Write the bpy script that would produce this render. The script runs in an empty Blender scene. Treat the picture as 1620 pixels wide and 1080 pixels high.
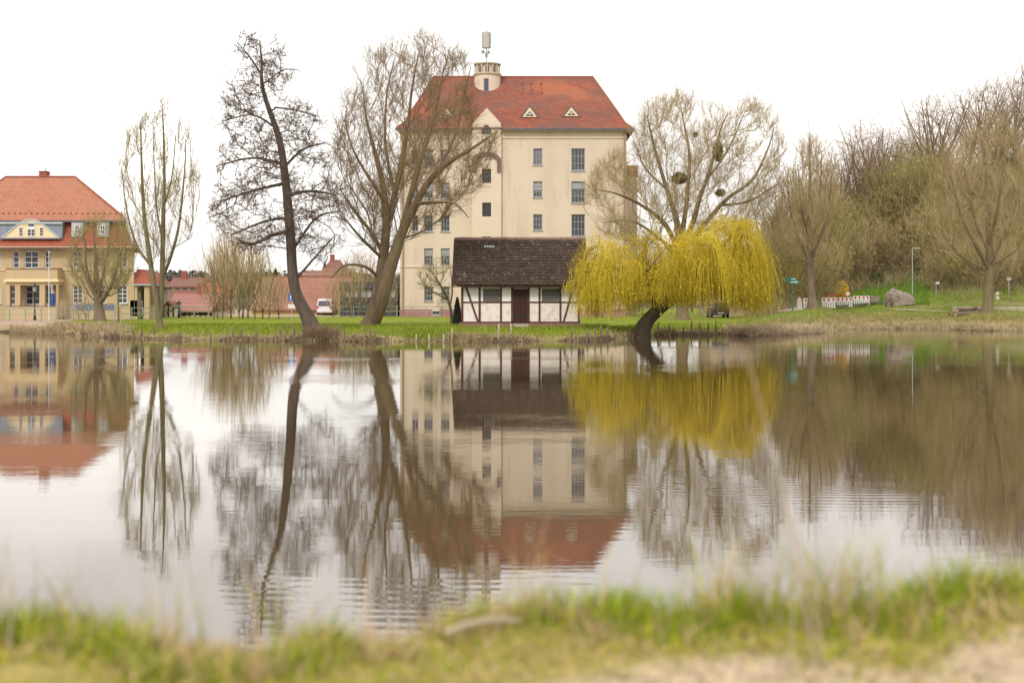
import bpy, math, random
import numpy as np
from mathutils import Vector

S = bpy.context.scene
col = S.collection
random.seed(7)
rng = np.random.default_rng(11)
R = math.radians

# ------------------------------------------------------------------ camera, world, sun, exposure
F, H, HOR = 2250.0, 2.4, 475.0          # focal length (px of a 1620 wide picture), eye height over the pond, horizon row
cam = bpy.data.cameras.new("camera")
cam.lens, cam.sensor_width = 50.0, 36.0
cam.shift_y = -(540.0 - HOR) / 1620.0
cam.clip_start, cam.clip_end = 0.1, 4000.0
cam.dof.use_dof = True
cam.dof.focus_distance = 97.0
cam.dof.aperture_fstop = 2.5
camo = bpy.data.objects.new("camera", cam)
col.objects.link(camo)
camo.location = (0, 0, H)
camo.rotation_euler = (R(90), 0, 0)
S.camera = camo

SUN_EL, SUN_AZ = 42.0, 200.0            # high behind the camera, a little to the left
w = bpy.data.worlds.new("World")
S.world = w
w.use_nodes = True
nt = w.node_tree
nt.nodes.clear()
wo = nt.nodes.new("ShaderNodeOutputWorld")
bg = nt.nodes.new("ShaderNodeBackground")
bg.inputs[1].default_value = 0.11
sky = nt.nodes.new("ShaderNodeTexSky")
sky.sky_type = 'NISHITA'
sky.sun_disc = False
sky.sun_elevation = R(SUN_EL)
sky.sun_rotation = R(SUN_AZ)
tc = nt.nodes.new("ShaderNodeTexCoord")
mp = nt.nodes.new("ShaderNodeMapping")
mp.inputs['Scale'].default_value = (1.0, 1.0, 3.0)
no = nt.nodes.new("ShaderNodeTexNoise")
no.inputs['Scale'].default_value = 2.3
no.inputs['Detail'].default_value = 4.0
cr = nt.nodes.new("ShaderNodeValToRGB")
cr.color_ramp.elements[0].position = 0.38
cr.color_ramp.elements[0].color = (7.6, 7.3, 7.1, 1)
cr.color_ramp.elements[1].position = 0.60
cr.color_ramp.elements[1].color = (12.0, 11.4, 10.8, 1)
mx = nt.nodes.new("ShaderNodeMix")
mx.data_type = 'RGBA'
mx.inputs[0].default_value = 0.94       # an almost closed bright cloud cover over the clear sky
nt.links.new(tc.outputs['Generated'], mp.inputs[0])
nt.links.new(mp.outputs[0], no.inputs['Vector'])
nt.links.new(no.outputs[0], cr.inputs[0])
nt.links.new(sky.outputs[0], mx.inputs[6])
nt.links.new(cr.outputs[0], mx.inputs[7])
nt.links.new(mx.outputs[2], bg.inputs[0])
nt.links.new(bg.outputs[0], wo.inputs[0])

sl = bpy.data.lights.new("sun", 'SUN')
sl.energy = 1.5
sl.angle = R(14)
sl.color = (1.0, 0.94, 0.85)
so = bpy.data.objects.new("sun", sl)
col.objects.link(so)
az = R(SUN_AZ)
sd = Vector((math.sin(az) * math.cos(R(SUN_EL)), math.cos(az) * math.cos(R(SUN_EL)), math.sin(R(SUN_EL))))
so.rotation_euler = sd.to_track_quat('Z', 'Y').to_euler()

S.view_settings.view_transform = 'Standard'
S.view_settings.look = 'None'
S.view_settings.gamma = 1.0
S.view_settings.use_curve_mapping = False
S.view_settings.exposure = 0.44
S.cycles.max_bounces = 6
S.cycles.transparent_max_bounces = 6
S.cycles.sample_clamp_indirect = 6.0

# ------------------------------------------------------------------ materials
def mat(name, c1, c2=None, scale=3.0, rough=0.8, bump=0.0, bscale=None, detail=6.0, spec=0.3, stretch=(1, 1, 1), metal=0.0, lo=0.35, hi=0.65, attr=None):
    m = bpy.data.materials.new(name)
    m.use_nodes = True
    t = m.node_tree
    p = t.nodes['Principled BSDF']
    p.inputs['Roughness'].default_value = rough
    p.inputs['Metallic'].default_value = metal
    p.inputs['Specular IOR Level'].default_value = spec
    if attr:
        a = t.nodes.new("ShaderNodeAttribute")
        a.attribute_name = attr
        src = a.outputs['Color']
        if c2 is not None:
            pass
        t.links.new(src, p.inputs['Base Color'])
        return m
    if c2 is None:
        c2 = tuple(x * 0.8 for x in c1)
    tc = t.nodes.new("ShaderNodeTexCoord")
    mp = t.nodes.new("ShaderNodeMapping")
    mp.inputs['Scale'].default_value = stretch
    n = t.nodes.new("ShaderNodeTexNoise")
    n.inputs['Scale'].default_value = scale
    n.inputs['Detail'].default_value = detail
    n.inputs['Roughness'].default_value = 0.65
    r = t.nodes.new("ShaderNodeValToRGB")
    r.color_ramp.elements[0].position = lo
    r.color_ramp.elements[1].position = hi
    r.color_ramp.elements[0].color = (*c1, 1)
    r.color_ramp.elements[1].color = (*c2, 1)
    t.links.new(tc.outputs['Object'], mp.inputs[0])
    t.links.new(mp.outputs[0], n.inputs['Vector'])
    t.links.new(n.outputs[0], r.inputs[0])
    t.links.new(r.outputs[0], p.inputs['Base Color'])
    if bump:
        b = t.nodes.new("ShaderNodeBump")
        b.inputs['Strength'].default_value = bump
        b.inputs['Distance'].default_value = 0.05
        n2 = t.nodes.new("ShaderNodeTexNoise")
        n2.inputs['Scale'].default_value = bscale or scale * 4
        n2.inputs['Detail'].default_value = 5
        t.links.new(mp.outputs[0], n2.inputs['Vector'])
        t.links.new(n2.outputs[0], b.inputs['Height'])
        t.links.new(b.outputs[0], p.inputs['Normal'])
    return m

def overlay(m, color, scale, lo, hi, amount=1.0, stretch=(1, 1, 1), detail=5.0):
    """blotches of another colour (lichen, stains, dirt) over a material"""
    t = m.node_tree
    p = t.nodes['Principled BSDF']
    old = p.inputs['Base Color'].links[0].from_socket
    tc = t.nodes.new("ShaderNodeTexCoord")
    mp = t.nodes.new("ShaderNodeMapping")
    mp.inputs['Scale'].default_value = stretch
    mp.inputs['Location'].default_value = (3.1, 1.7, 5.3)
    n = t.nodes.new("ShaderNodeTexNoise")
    n.inputs['Scale'].default_value = scale
    n.inputs['Detail'].default_value = detail
    mr = t.nodes.new("ShaderNodeMapRange")
    mr.inputs[1].default_value = lo
    mr.inputs[2].default_value = hi
    mr.inputs[4].default_value = amount
    x = t.nodes.new("ShaderNodeMix")
    x.data_type = 'RGBA'
    x.inputs[7].default_value = (*color, 1)
    t.links.new(tc.outputs['Object'], mp.inputs[0])
    t.links.new(mp.outputs[0], n.inputs['Vector'])
    t.links.new(n.outputs[0], mr.inputs[0])
    t.links.new(mr.outputs[0], x.inputs[0])
    t.links.new(old, x.inputs[6])
    t.links.new(x.outputs[2], p.inputs['Base Color'])
    return m

def tile_mat(name, c1, c2, mortar, rw=0.32, rh=0.26, stain=None, stain_amt=0.6):
    """roof of small flat tiles: courses of tiles with shade differences, read from x and z"""
    m = mat(name, c1, c2, 1.2, 0.8)
    t = m.node_tree
    p = t.nodes['Principled BSDF']
    tc = t.nodes.new("ShaderNodeTexCoord")
    sp = t.nodes.new("ShaderNodeSeparateXYZ")
    ad = t.nodes.new("ShaderNodeMath")
    ad.operation = 'ADD'
    cb = t.nodes.new("ShaderNodeCombineXYZ")
    br = t.nodes.new("ShaderNodeTexBrick")
    br.inputs['Scale'].default_value = 1.0
    br.inputs['Brick Width'].default_value = rw
    br.inputs['Row Height'].default_value = rh
    br.inputs['Mortar Size'].default_value = 0.018
    br.inputs['Mortar Smooth'].default_value = 0.4
    br.inputs['Color1'].default_value = (*c1, 1)
    br.inputs['Color2'].default_value = (*c2, 1)
    br.inputs['Mortar'].default_value = (*mortar, 1)
    t.links.new(tc.outputs['Object'], sp.inputs[0])
    t.links.new(sp.outputs[0], ad.inputs[0])
    t.links.new(sp.outputs[1], ad.inputs[1])
    t.links.new(ad.outputs[0], cb.inputs[0])
    t.links.new(sp.outputs[2], cb.inputs[1])
    t.links.new(cb.outputs[0], br.inputs['Vector'])
    t.links.new(br.outputs['Color'], p.inputs['Base Color'])
    b = t.nodes.new("ShaderNodeBump")
    b.inputs['Strength'].default_value = 0.6
    b.inputs['Distance'].default_value = 0.03
    b.invert = True
    t.links.new(br.outputs['Fac'], b.inputs['Height'])
    t.links.new(b.outputs[0], p.inputs['Normal'])
    if stain:
        overlay(m, stain, 0.35, 0.42, 0.66, stain_amt)
    return m

M = {}
M['cream'] = overlay(overlay(mat('cream_render', (0.60, 0.495, 0.395), (0.645, 0.54, 0.435), 0.25, 0.9, 0.1, 20), (0.50, 0.40, 0.29), 0.5, 0.46, 0.72, 0.6, (1, 1, .25)), (.33, .27, .21), 2.0, .57, .78, .42, (1, 1, .12))
M['cream_bay'] = overlay(mat('cream_render_bay', (0.63, 0.52, 0.415), (0.665, 0.555, 0.45), 0.3, 0.9, 0.1, 20), (.5, .38, .25), 1.5, .58, .8, .35, (1, 1, .15))
M['band'] = mat('brown_band', (0.13, 0.09, 0.085), (0.2, 0.14, 0.13), 3, 0.85)
M['plinth'] = mat('pink_plinth', (0.30, 0.15, 0.16), (0.38, 0.2, 0.2), 1.2, 0.85)
M['mill_roof'] = tile_mat('mill_roof_tiles', (0.33, 0.095, 0.05), (0.215, 0.072, 0.045), (0.095, 0.035, 0.028), 0.34, 0.26, (0.15, 0.075, 0.062), 0.8)
overlay(M['mill_roof'], (.40, .13, .055), .22, .56, .7, .5)
overlay(M['mill_roof'], (.13, .105, .07), 1.6, .6, .74, .5)

M['villa_roof'] = tile_mat('villa_roof_tiles', (0.45, 0.185, 0.105), (0.355, 0.145, 0.082), (0.2, 0.08, 0.05), 0.3, 0.22, (0.34, 0.165, 0.11), 0.65)
M['villa_mansard'] = tile_mat('mansard_tiles', (0.38, 0.105, 0.06), (0.28, 0.085, 0.05), (0.18, 0.05, 0.03), 0.3, 0.22)
M['pink_roof'] = tile_mat('pink_pantiles', (0.37, 0.18, 0.145), (0.30, 0.14, 0.115), (0.14, 0.06, 0.06), 0.42, 0.4)
M['salmon_roof'] = tile_mat('salmon_roof_tiles', (0.34, 0.17, 0.115), (0.27, 0.13, 0.09), (0.16, 0.08, 0.06), 0.35, 0.3, (.3, .16, .12), .5)
M['brown_roof'] = tile_mat('brown_roof_tiles', (0.25, 0.115, 0.085), (0.19, 0.09, 0.075), (0.1, 0.05, 0.05), 0.35, 0.3)
M['ridge'] = mat('ridge_tile', (0.22, 0.09, 0.065), (0.32, 0.1, 0.065), 4)
M['villa_wall'] = overlay(mat('ochre_render', (0.47, 0.36, 0.215), (0.52, 0.40, 0.245), 0.4, 0.9, 0.1, 20), (.4, .3, .17), 0.9, .52, .8, .5, (1, 1, .3))
M['villa_cream'] = mat('pale_yellow_render', (0.78, 0.62, 0.38), (0.74, 0.58, 0.35), 1.0)
M['zinc'] = mat('blue_zinc', (0.17, 0.205, 0.26), (0.26, 0.30, 0.35), 1.2, 0.45, spec=.5, stretch=(3, 1, .3))
M['zinc_pale'] = mat('pale_zinc', (0.36, 0.42, 0.43), (0.46, 0.5, 0.5), 1.2, 0.5, stretch=(3, 1, .3))
M['white'] = mat('white_paint', (0.72, 0.71, 0.69), (0.64, 0.63, 0.61), 3, 0.5)
M['grey_frame'] = mat('grey_window_frame', (0.34, 0.34, 0.36), (0.26, 0.26, 0.29), 3, 0.6)
M['sill'] = mat('grey_sill', (0.38, 0.35, 0.36), (0.30, 0.28, 0.28), 3, 0.6)
M['dark_frame'] = mat('dark_window_frame', (0.07, 0.055, 0.055), (0.05, 0.04, 0.04), 3, 0.6)
M['glass'] = mat('window_glass', (0.035, 0.04, 0.05), (0.075, 0.08, 0.095), 0.8, 0.12, spec=0.5)
M['glass_blue'] = mat('window_glass_pale', (0.17, 0.17, 0.22), (0.11, 0.11, 0.15), 0.8, 0.12, spec=0.5)
M['blind'] = mat('window_blind', (0.40, 0.42, 0.43), (0.34, 0.35, 0.37), 2, 0.7)
M['gutter'] = mat('lead_gutter', (0.09, 0.085, 0.10), (0.14, 0.13, 0.14), 2, 0.5)
M['pipe'] = mat('copper_brown_pipe', (0.30, 0.22, 0.15), (0.36, 0.27, 0.18), 2, 0.6)
M['brick'] = mat('red_brick', (0.33, 0.1, 0.07), (0.24, 0.08, 0.06), 6, 0.9)
M['timber'] = mat('dark_red_timber', (0.075, 0.03, 0.026), (0.13, 0.055, 0.045), 5, 0.85, 0.3, 30, stretch=(1, 1, .2))
M['door'] = mat('dark_door_wood', (0.035, 0.012, 0.012), (0.075, 0.03, 0.026), 7, 0.7, 0.3, 30, stretch=(4, 1, .15))
M['infill_up'] = overlay(mat('whitewash', (0.84, 0.81, 0.795), (0.78, 0.75, 0.735), 1.2, 0.9, 0.15, 15), (.6, .5, .45), 1.7, .62, .8, .5)
M['infill_low'] = overlay(overlay(mat('stained_whitewash', (0.79, 0.735, 0.71), (0.73, 0.65, 0.62), 1.3, 0.9, 0.15, 15), (.52, .40, .34), 3.2, .54, .7, .6), (.36, .2, .15), 6, .66, .75, .6)
M['louver'] = mat('louver_slats', (0.14, 0.135, 0.125), (0.2, 0.19, 0.175), 4, 0.8, stretch=(.3, 1, 1))
M['void'] = mat('dark_inside', (0.012, 0.011, 0.011), (0.02, 0.018, 0.018), 3, 0.9)
M['hut_tile'] = overlay(overlay(mat('old_brown_pantiles', (0.040, 0.027, 0.019), (0.075, 0.049, 0.034), 2.5, 0.85, 0.2, 25), (0.29, 0.255, 0.215), 3.4, .59, .70, .55, detail=8), (.12, .085, .06), 1.1, .52, .72, .45)
M['hut_ridge'] = mat('ridge_pantiles', (0.24, 0.165, 0.125), (0.16, 0.1, 0.08), 3, .9)
M['rubble'] = overlay(mat('rubble_plinth', (0.2, 0.115, 0.09), (0.3, 0.18, 0.14), 4, 0.95, 0.5, 12), (.36, .3, .25), 6, .6, .7, .6)
M['concrete'] = mat('concrete', (0.38, 0.35, 0.31), (0.46, 0.43, 0.39), 2, 0.9, .2)
M['stone_pale'] = mat('pale_stone_wall', (0.5, 0.43, 0.31), (0.40, 0.34, 0.25), 1.5, 0.9, .3)
M['rock'] = overlay(mat('boulder_granite', (0.23, 0.185, 0.155), (0.33, 0.265, 0.22), 2.0, 0.9, 0.7, 6), (.12, .1, .09), 1.4, .52, .68, .7)
M['grey_metal'] = mat('galvanised_metal', (0.38, 0.39, 0.39), (0.46, 0.47, 0.47), 3, 0.4, metal=.3)
M['antenna'] = mat('antenna_panels', (0.40, 0.385, 0.33), (0.48, 0.46, 0.41), 3, 0.5)
M['antenna_dark'] = mat('antenna_mounts', (0.2, 0.2, 0.19), (0.3, 0.3, 0.29), 3, 0.5)
M['black'] = mat('black_iron', (0.02, 0.02, 0.022), (0.035, 0.035, 0.035), 3, 0.5)
M['anthracite'] = mat('anthracite_frame', (0.05, 0.055, 0.062), (0.075, 0.08, 0.09), 2, 0.5)
M['rail_green'] = mat('pale_green_rail', (0.29, 0.37, 0.28), (0.23, 0.30, 0.23), 4, 0.6)
M['sign_green'] = mat('sign_green', (0.01, 0.13, 0.095), (0.012, 0.15, 0.11), 4, 0.5)
M['sign_blue'] = mat('sign_blue', (0.03, 0.12, 0.42), (0.035, 0.14, 0.45), 4, 0.5)
M['flag_blue'] = mat('flag_blue', (0.06, 0.13, 0.36), (0.09, 0.17, 0.42), 4, 0.8)
M['banner'] = mat('banner_blue', (0.16, 0.24, 0.46), (0.24, 0.31, 0.5), 2, 0.8)
M['red'] = mat('signal_red', (0.52, 0.03, 0.04), (0.45, 0.025, 0.035), 4, 0.5)
M['orange'] = mat('lamp_orange', (0.75, 0.22, 0.02), (0.7, 0.18, 0.02), 4, 0.4)
M['wood_grey'] = mat('weathered_wood', (0.13, 0.095, 0.07), (0.2, 0.15, 0.115), 6, 0.9, .3, 20, stretch=(1, 1, .2))
M['wood_pale'] = mat('pale_stake_wood', (0.42, 0.35, 0.26), (0.33, 0.27, 0.2), 6, 0.9, stretch=(1, 1, .2))
M['log'] = mat('log_bark', (0.13, 0.095, 0.065), (0.2, 0.145, 0.1), 4, 0.9, .5, 10)
M['log_end'] = mat('log_cut', (0.5, 0.36, 0.2), (0.42, 0.3, 0.17), 4, 0.9)
M['van_paint'] = mat('van_white', (0.76, 0.77, 0.79), (0.72, 0.73, 0.75), 1, 0.25, spec=.5)
M['car_paint'] = mat('car_dark_grey', (0.06, 0.06, 0.065), (0.075, 0.07, 0.075), 1, 0.25, spec=.5)
M['rubber'] = mat('tyre', (0.02, 0.02, 0.02), (0.03, 0.03, 0.03), 3, 0.9)
M['yellow_wall'] = mat('yellow_barn_wall', (0.58, 0.42, 0.18), (0.5, 0.35, 0.15), 1, 0.9)
M['beige_wall'] = mat('beige_wall', (0.48, 0.38, 0.28), (0.42, 0.33, 0.24), 1, 0.9)
M['brown_wall'] = mat('brown_wall', (0.27, 0.17, 0.13), (0.22, 0.14, 0.11), 1, 0.9)
M['white_wall'] = mat('white_wall', (0.72, 0.66, 0.58), (0.66, 0.6, 0.53), 1, 0.9)
# bark and twigs
M['bark_dark'] = mat('alder_bark', (0.065, 0.05, 0.041), (0.125, 0.096, 0.076), 3, 0.95, 0.8, 9, stretch=(1, 1, .3))
M['twig_dark'] = mat('alder_twigs', (0.115, 0.08, 0.055), (0.165, 0.118, 0.082), 1, 0.95)
M['bark_willow'] = overlay(mat('willow_bark', (0.145, 0.104, 0.064), (0.22, 0.162, 0.1), 3, 0.95, 0.9, 8, stretch=(1, 1, .3)), (.17, .155, .06), 1.1, .5, .7, .6)
M['twig_willow'] = mat('willow_twigs', (0.225, 0.158, 0.08), (0.29, 0.205, 0.11), .6, 0.95)
M['bark_olive'] = mat('olive_bark', (0.14, 0.115, 0.06), (0.2, 0.165, 0.09), 3, 0.95, 0.5, 9, stretch=(1, 1, .3))
M['twig_olive'] = mat('olive_twigs', (0.29, 0.24, 0.105), (0.36, 0.295, 0.135), .6, 0.95)
M['twig_tan'] = mat('tan_twigs', (0.36, 0.275, 0.14), (0.44, 0.34, 0.185), .6, 0.95)
M['twig_brown'] = mat('brown_twigs', (0.25, 0.18, 0.105), (0.33, 0.24, 0.145), .6, 0.95)
M['bark_brown'] = mat('brown_bark', (0.145, 0.108, 0.074), (0.21, 0.158, 0.11), 3, 0.95, 0.5, 9, stretch=(1, 1, .3))
M['bark_weeping'] = mat('weeping_willow_bark', (0.06, 0.046, 0.032), (0.105, 0.08, 0.055), 3, 0.95, 0.9, 7, stretch=(1, 1, .3))
M['withe'] = mat('yellow_withes', (0.56, 0.41, 0.03), (0.66, 0.51, 0.05), .8, 0.7)
M['withe_leaf'] = mat('young_willow_leaves', (0.58, 0.47, 0.025), (0.68, 0.59, 0.05), .6, 0.7)
M['bud_green'] = mat('olive_buds', (0.29, 0.275, 0.06), (0.37, 0.34, 0.09), .5, 0.8)
M['bud_yellow'] = mat('yellow_green_buds', (0.42, 0.38, 0.06), (0.50, 0.44, 0.09), .5, 0.8)
M['mistletoe'] = mat('mistletoe_leaves', (0.14, 0.125, 0.045), (0.2, 0.175, 0.065), 1.5, 0.8)
M['ivy'] = mat('ivy_leaves', (0.03, 0.05, 0.012), (0.06, 0.085, 0.02), 1.0, 0.7)
M['conifer'] = mat('conifer_needles', (0.022, 0.035, 0.02), (0.04, 0.055, 0.03), 1.0, 0.8)
M['blossom'] = mat('white_blossom', (0.70, 0.68, 0.50), (0.62, 0.62, 0.38), 1.0, 0.8)
M['forsythia'] = mat('forsythia_blossom', (0.75, 0.46, 0.02), (0.8, 0.55, 0.03), 1.0, 0.8)
M['reed'] = mat('reed_tint', (1, 1, 1), attr='tint', rough=.85)

# ------------------------------------------------------------------ pixel helpers: where things stand in the place
def W(px, py, D):
    return Vector(((px - 810) * D / F, D, H + (HOR - py) * D / F))

SH = np.array([(-900, 518), (-60, 524), (20, 526), (100, 528), (130, 532), (200, 535), (300, 538), (620, 540), (800, 540), (940, 539), (1000, 534),
               (1040, 530), (1150, 529), (1180, 531), (1230, 530), (1300, 526), (1330, 521), (1440, 520), (1500, 521), (1540, 523), (1620, 523), (1800, 524), (2600, 530)], float)
def shoreD(px):
    return F * H / (np.interp(px, SH[:, 0], SH[:, 1]) - HOR)

def lump(x, y, s):
    return (np.sin(x * s * 1.3 + 1.7 * np.sin(y * s * .7)) + np.sin(y * s * 1.1 + 2.1 * np.sin(x * s * .53 + 1)) + np.sin((x + y) * s * .6 + 4)) / 3

def zt(x, y):
    x = np.asarray(x, float); y = np.asarray(y, float)
    px = 810 + F * x / np.maximum(y, 1)
    d = y - shoreD(px)
    d = d + 0.9 * lump(x, y, 1.1) * np.exp(-np.abs(d) / 6)
    under = np.maximum(-1.6, -0.28 + d * 0.25)
    hutbump = -.16 * np.exp(-((px - 820) / 120) ** 2) * np.clip(d / 8, 0, 1) * np.exp(-np.maximum(d - 20, 0) / 20)
    left = 0.18 * np.clip(d / .5, 0, 1) + 0.55 * (1 - np.exp(-np.maximum(d, 0) / 6)) + hutbump + .05 * lump(x, y, .6) * np.clip(d / 3, 0, 1)
    left = left + np.clip((d - 300) / 500, 0, 1) * 16 * (.8 + .2 * lump(x, y, .01))
    hs = np.interp(px, [1180, 1260, 1350, 1450, 1620, 2600], [0, .16, .50, .82, 1.0, 1.05])
    rp = np.interp(d, [0, 3, 8, 13, 17, 22, 32, 45, 60, 100, 200, 500], [.03, .40, 1.0, 1.65, 1.95, 2.3, 5.2, 10.5, 16.5, 24, 30, 36])
    flat = np.interp(d, [0, 3, 8, 13, 17, 24, 40], [.03, .40, .95, 1.4, 1.6, 1.7, 1.8])
    right = flat + (rp - flat) * hs + .1 * lump(x, y, .7) * np.clip(d / 4, 0, 1) + .5 * lump(x, y, .16) * np.clip((d - 22) / 10, 0, 1)
    k = np.clip((px - 1150) / 150, 0, 1)
    k = k * k * (3 - 2 * k)
    z = left * (1 - k) + right * k
    return np.where(d < 0, under, z)

def ground_at(px, py, dmax=400.0):
    """where the line of sight through that pixel meets the far bank"""
    D = np.arange(60, dmax, .1)
    x = (px - 810) * D / F
    z = H + (HOR - py) * D / F
    g = zt(x, D)
    i = np.argmax(z <= g)
    if not (z <= g).any():
        i = len(D) - 1
    return Vector((x[i], D[i], g[i]))

# ------------------------------------------------------------------ object helpers
BASE = {}
def props(o, label=None, cat=None, group=None, kind=None):
    if label: o['label'] = label
    if cat: o['category'] = cat
    if group: o['group'] = group
    if kind: o['kind'] = kind
    return o

def thing(name, label, cat, loc, group=None):
    o = bpy.data.objects.new(name, None)
    o.empty_display_size = .3
    col.objects.link(o)
    o.location = loc
    BASE[o] = Vector(loc)
    return props(o, label, cat, group)

def link_mesh(name, me, m, parent=None, smooth=False):
    if m is not None and not me.materials:
        me.materials.append(m)
    o = bpy.data.objects.new(name, me)
    col.objects.link(o)
    if parent is not None:
        o.parent = parent
        BASE[o] = BASE[parent]
    else:
        BASE[o] = Vector((0, 0, 0))
    if smooth:
        me.shade_smooth()
    return o

def np_mesh(name, V, Q=None, T=None, mats=None, attr=None):
    """fast mesh from arrays: quads Q, triangles T"""
    me = bpy.data.meshes.new(name)
    nq = 0 if Q is None else len(Q)
    ntr = 0 if T is None else len(T)
    loops = []
    if nq: loops.append(np.asarray(Q).reshape(-1))
    if ntr: loops.append(np.asarray(T).reshape(-1))
    lv = np.concatenate(loops).astype(np.int32)
    starts = np.concatenate([np.arange(nq) * 4, nq * 4 + np.arange(ntr) * 3]).astype(np.int32)
    me.vertices.add(len(V))
    me.vertices.foreach_set('co', np.asarray(V, np.float32).reshape(-1))
    me.loops.add(len(lv))
    me.loops.foreach_set('vertex_index', lv)
    me.polygons.add(nq + ntr)
    me.polygons.foreach_set('loop_start', starts)
    if attr is not None:
        a = me.attributes.new('tint', 'FLOAT_COLOR', 'POINT')
        a.data.foreach_set('color', np.concatenate([attr, np.ones((len(attr), 1))], 1).astype(np.float32).reshape(-1))
    me.update(calc_edges=True)
    return me

class MB:
    def __init__(s):
        s.v, s.f = [], []
    def add(s, vs, fs):
        n = len(s.v)
        s.v += [tuple(v) for v in vs]
        s.f += [tuple(i + n for i in f) for f in fs]
        return s
    def box(s, x0, x1, y0, y1, z0, z1):
        return s.add([(x0, y0, z0), (x1, y0, z0), (x1, y1, z0), (x0, y1, z0), (x0, y0, z1), (x1, y0, z1), (x1, y1, z1), (x0, y1, z1)],
                     [(0, 3, 2, 1), (4, 5, 6, 7), (0, 1, 5, 4), (1, 2, 6, 5), (2, 3, 7, 6), (3, 0, 4, 7)])
    def prism(s, pts, y0, y1):
        """polygon in x,z pushed from y0 to y1"""
        n = len(pts)
        vs = [(x, y0, z) for x, z in pts] + [(x, y1, z) for x, z in pts]
        fs = [tuple(range(n)), tuple(range(2 * n - 1, n - 1, -1))]
        fs += [(i, i + n, (i + 1) % n + n, (i + 1) % n) for i in range(n)]
        return s.add(vs, fs)
    def prism_x(s, pts, x0, x1):
        """polygon in y,z pushed from x0 to x1"""
        n = len(pts)
        vs = [(x0, y, z) for y, z in pts] + [(x1, y, z) for y, z in pts]
        fs = [tuple(range(n)), tuple(range(2 * n - 1, n - 1, -1))]
        fs += [(i, i + n, (i + 1) % n + n, (i + 1) % n) for i in range(n)]
        return s.add(vs, fs)
    def bar(s, p, q, w, t):
        """slanting timber in the x,z plane: width w, depth t in y (p, q 3-D)"""
        p, q = Vector(p), Vector(q)
        d = (q - p).normalized()
        n = Vector((d.z, 0, -d.x)) * w / 2
        y = Vector((0, t, 0))
        a = [p - n, p + n, q + n, q - n]
        return s.add(a + [v + y for v in a], [(0, 1, 2, 3), (7, 6, 5, 4), (0, 4, 5, 1), (1, 5, 6, 2), (2, 6, 7, 3), (3, 7, 4, 0)])
    def cyl(s, p, q, r0, r1=None, n=8, caps=True):
        r1 = r0 if r1 is None else r1
        p, q = Vector(p), Vector(q)
        d = (q - p).normalized()
        a = d.orthogonal().normalized()
        b = d.cross(a)
        vs = []
        for c, r in ((p, r0), (q, r1)):
            for i in range(n):
                t = 2 * math.pi * i / n
                vs.append(c + a * r * math.cos(t) + b * r * math.sin(t))
        fs = [(i, (i + 1) % n, (i + 1) % n + n, i + n) for i in range(n)]
        if caps:
            fs += [tuple(range(n - 1, -1, -1)), tuple(range(n, 2 * n))]
        return s.add(vs, fs)
    def lathe(s, c, prof, n=16):
        """prof: list of (r, z) around the vertical through c"""
        vs = []
        for r, z in prof:
            for i in range(n):
                t = 2 * math.pi * i / n
                vs.append((c[0] + r * math.cos(t), c[1] + r * math.sin(t), c[2] + z))
        fs = []
        for k in range(len(prof) - 1):
            fs += [(k * n + i, k * n + (i + 1) % n, (k + 1) * n + (i + 1) % n, (k + 1) * n + i) for i in range(n)]
        fs += [tuple(range(n - 1, -1, -1)), tuple(range((len(prof) - 1) * n, len(prof) * n))]
        return s.add(vs, fs)
    def sphere(s, c, rx, ry, rz, n=8, m=5):
        prof = []
        vs = [(c[0], c[1], c[2] - rz)]
        for k in range(1, m):
            ph = math.pi * k / m - math.pi / 2
            for i in range(n):
                t = 2 * math.pi * i / n
                vs.append((c[0] + rx * math.cos(ph) * math.cos(t), c[1] + ry * math.cos(ph) * math.sin(t), c[2] + rz * math.sin(ph)))
        vs.append((c[0], c[1], c[2] + rz))
        fs = [(0, 1 + (i + 1) % n, 1 + i) for i in range(n)]
        for k in range(m - 2):
            fs += [(1 + k * n + i, 1 + k * n + (i + 1) % n, 1 + (k + 1) * n + (i + 1) % n, 1 + (k + 1) * n + i) for i in range(n)]
        t = len(vs) - 1
        fs += [(t, 1 + (m - 2) * n + i, 1 + (m - 2) * n + (i + 1) % n) for i in range(n)]
        return s.add(vs, fs)
    def build(s, name, m, parent=None, smooth=False):
        b = BASE[parent] if parent is not None else Vector((0, 0, 0))
        me = bpy.data.meshes.new(name)
        me.from_pydata([(x - b.x, y - b.y, z - b.z) for x, y, z in s.v], [], s.f)
        me.update()
        return link_mesh(name, me, m, parent, smooth)

def copy_tree(o, parent=None):
    c = o.copy()
    col.objects.link(c)
    c.parent = parent
    for ch in o.children:
        copy_tree(ch, c)
    return c

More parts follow.
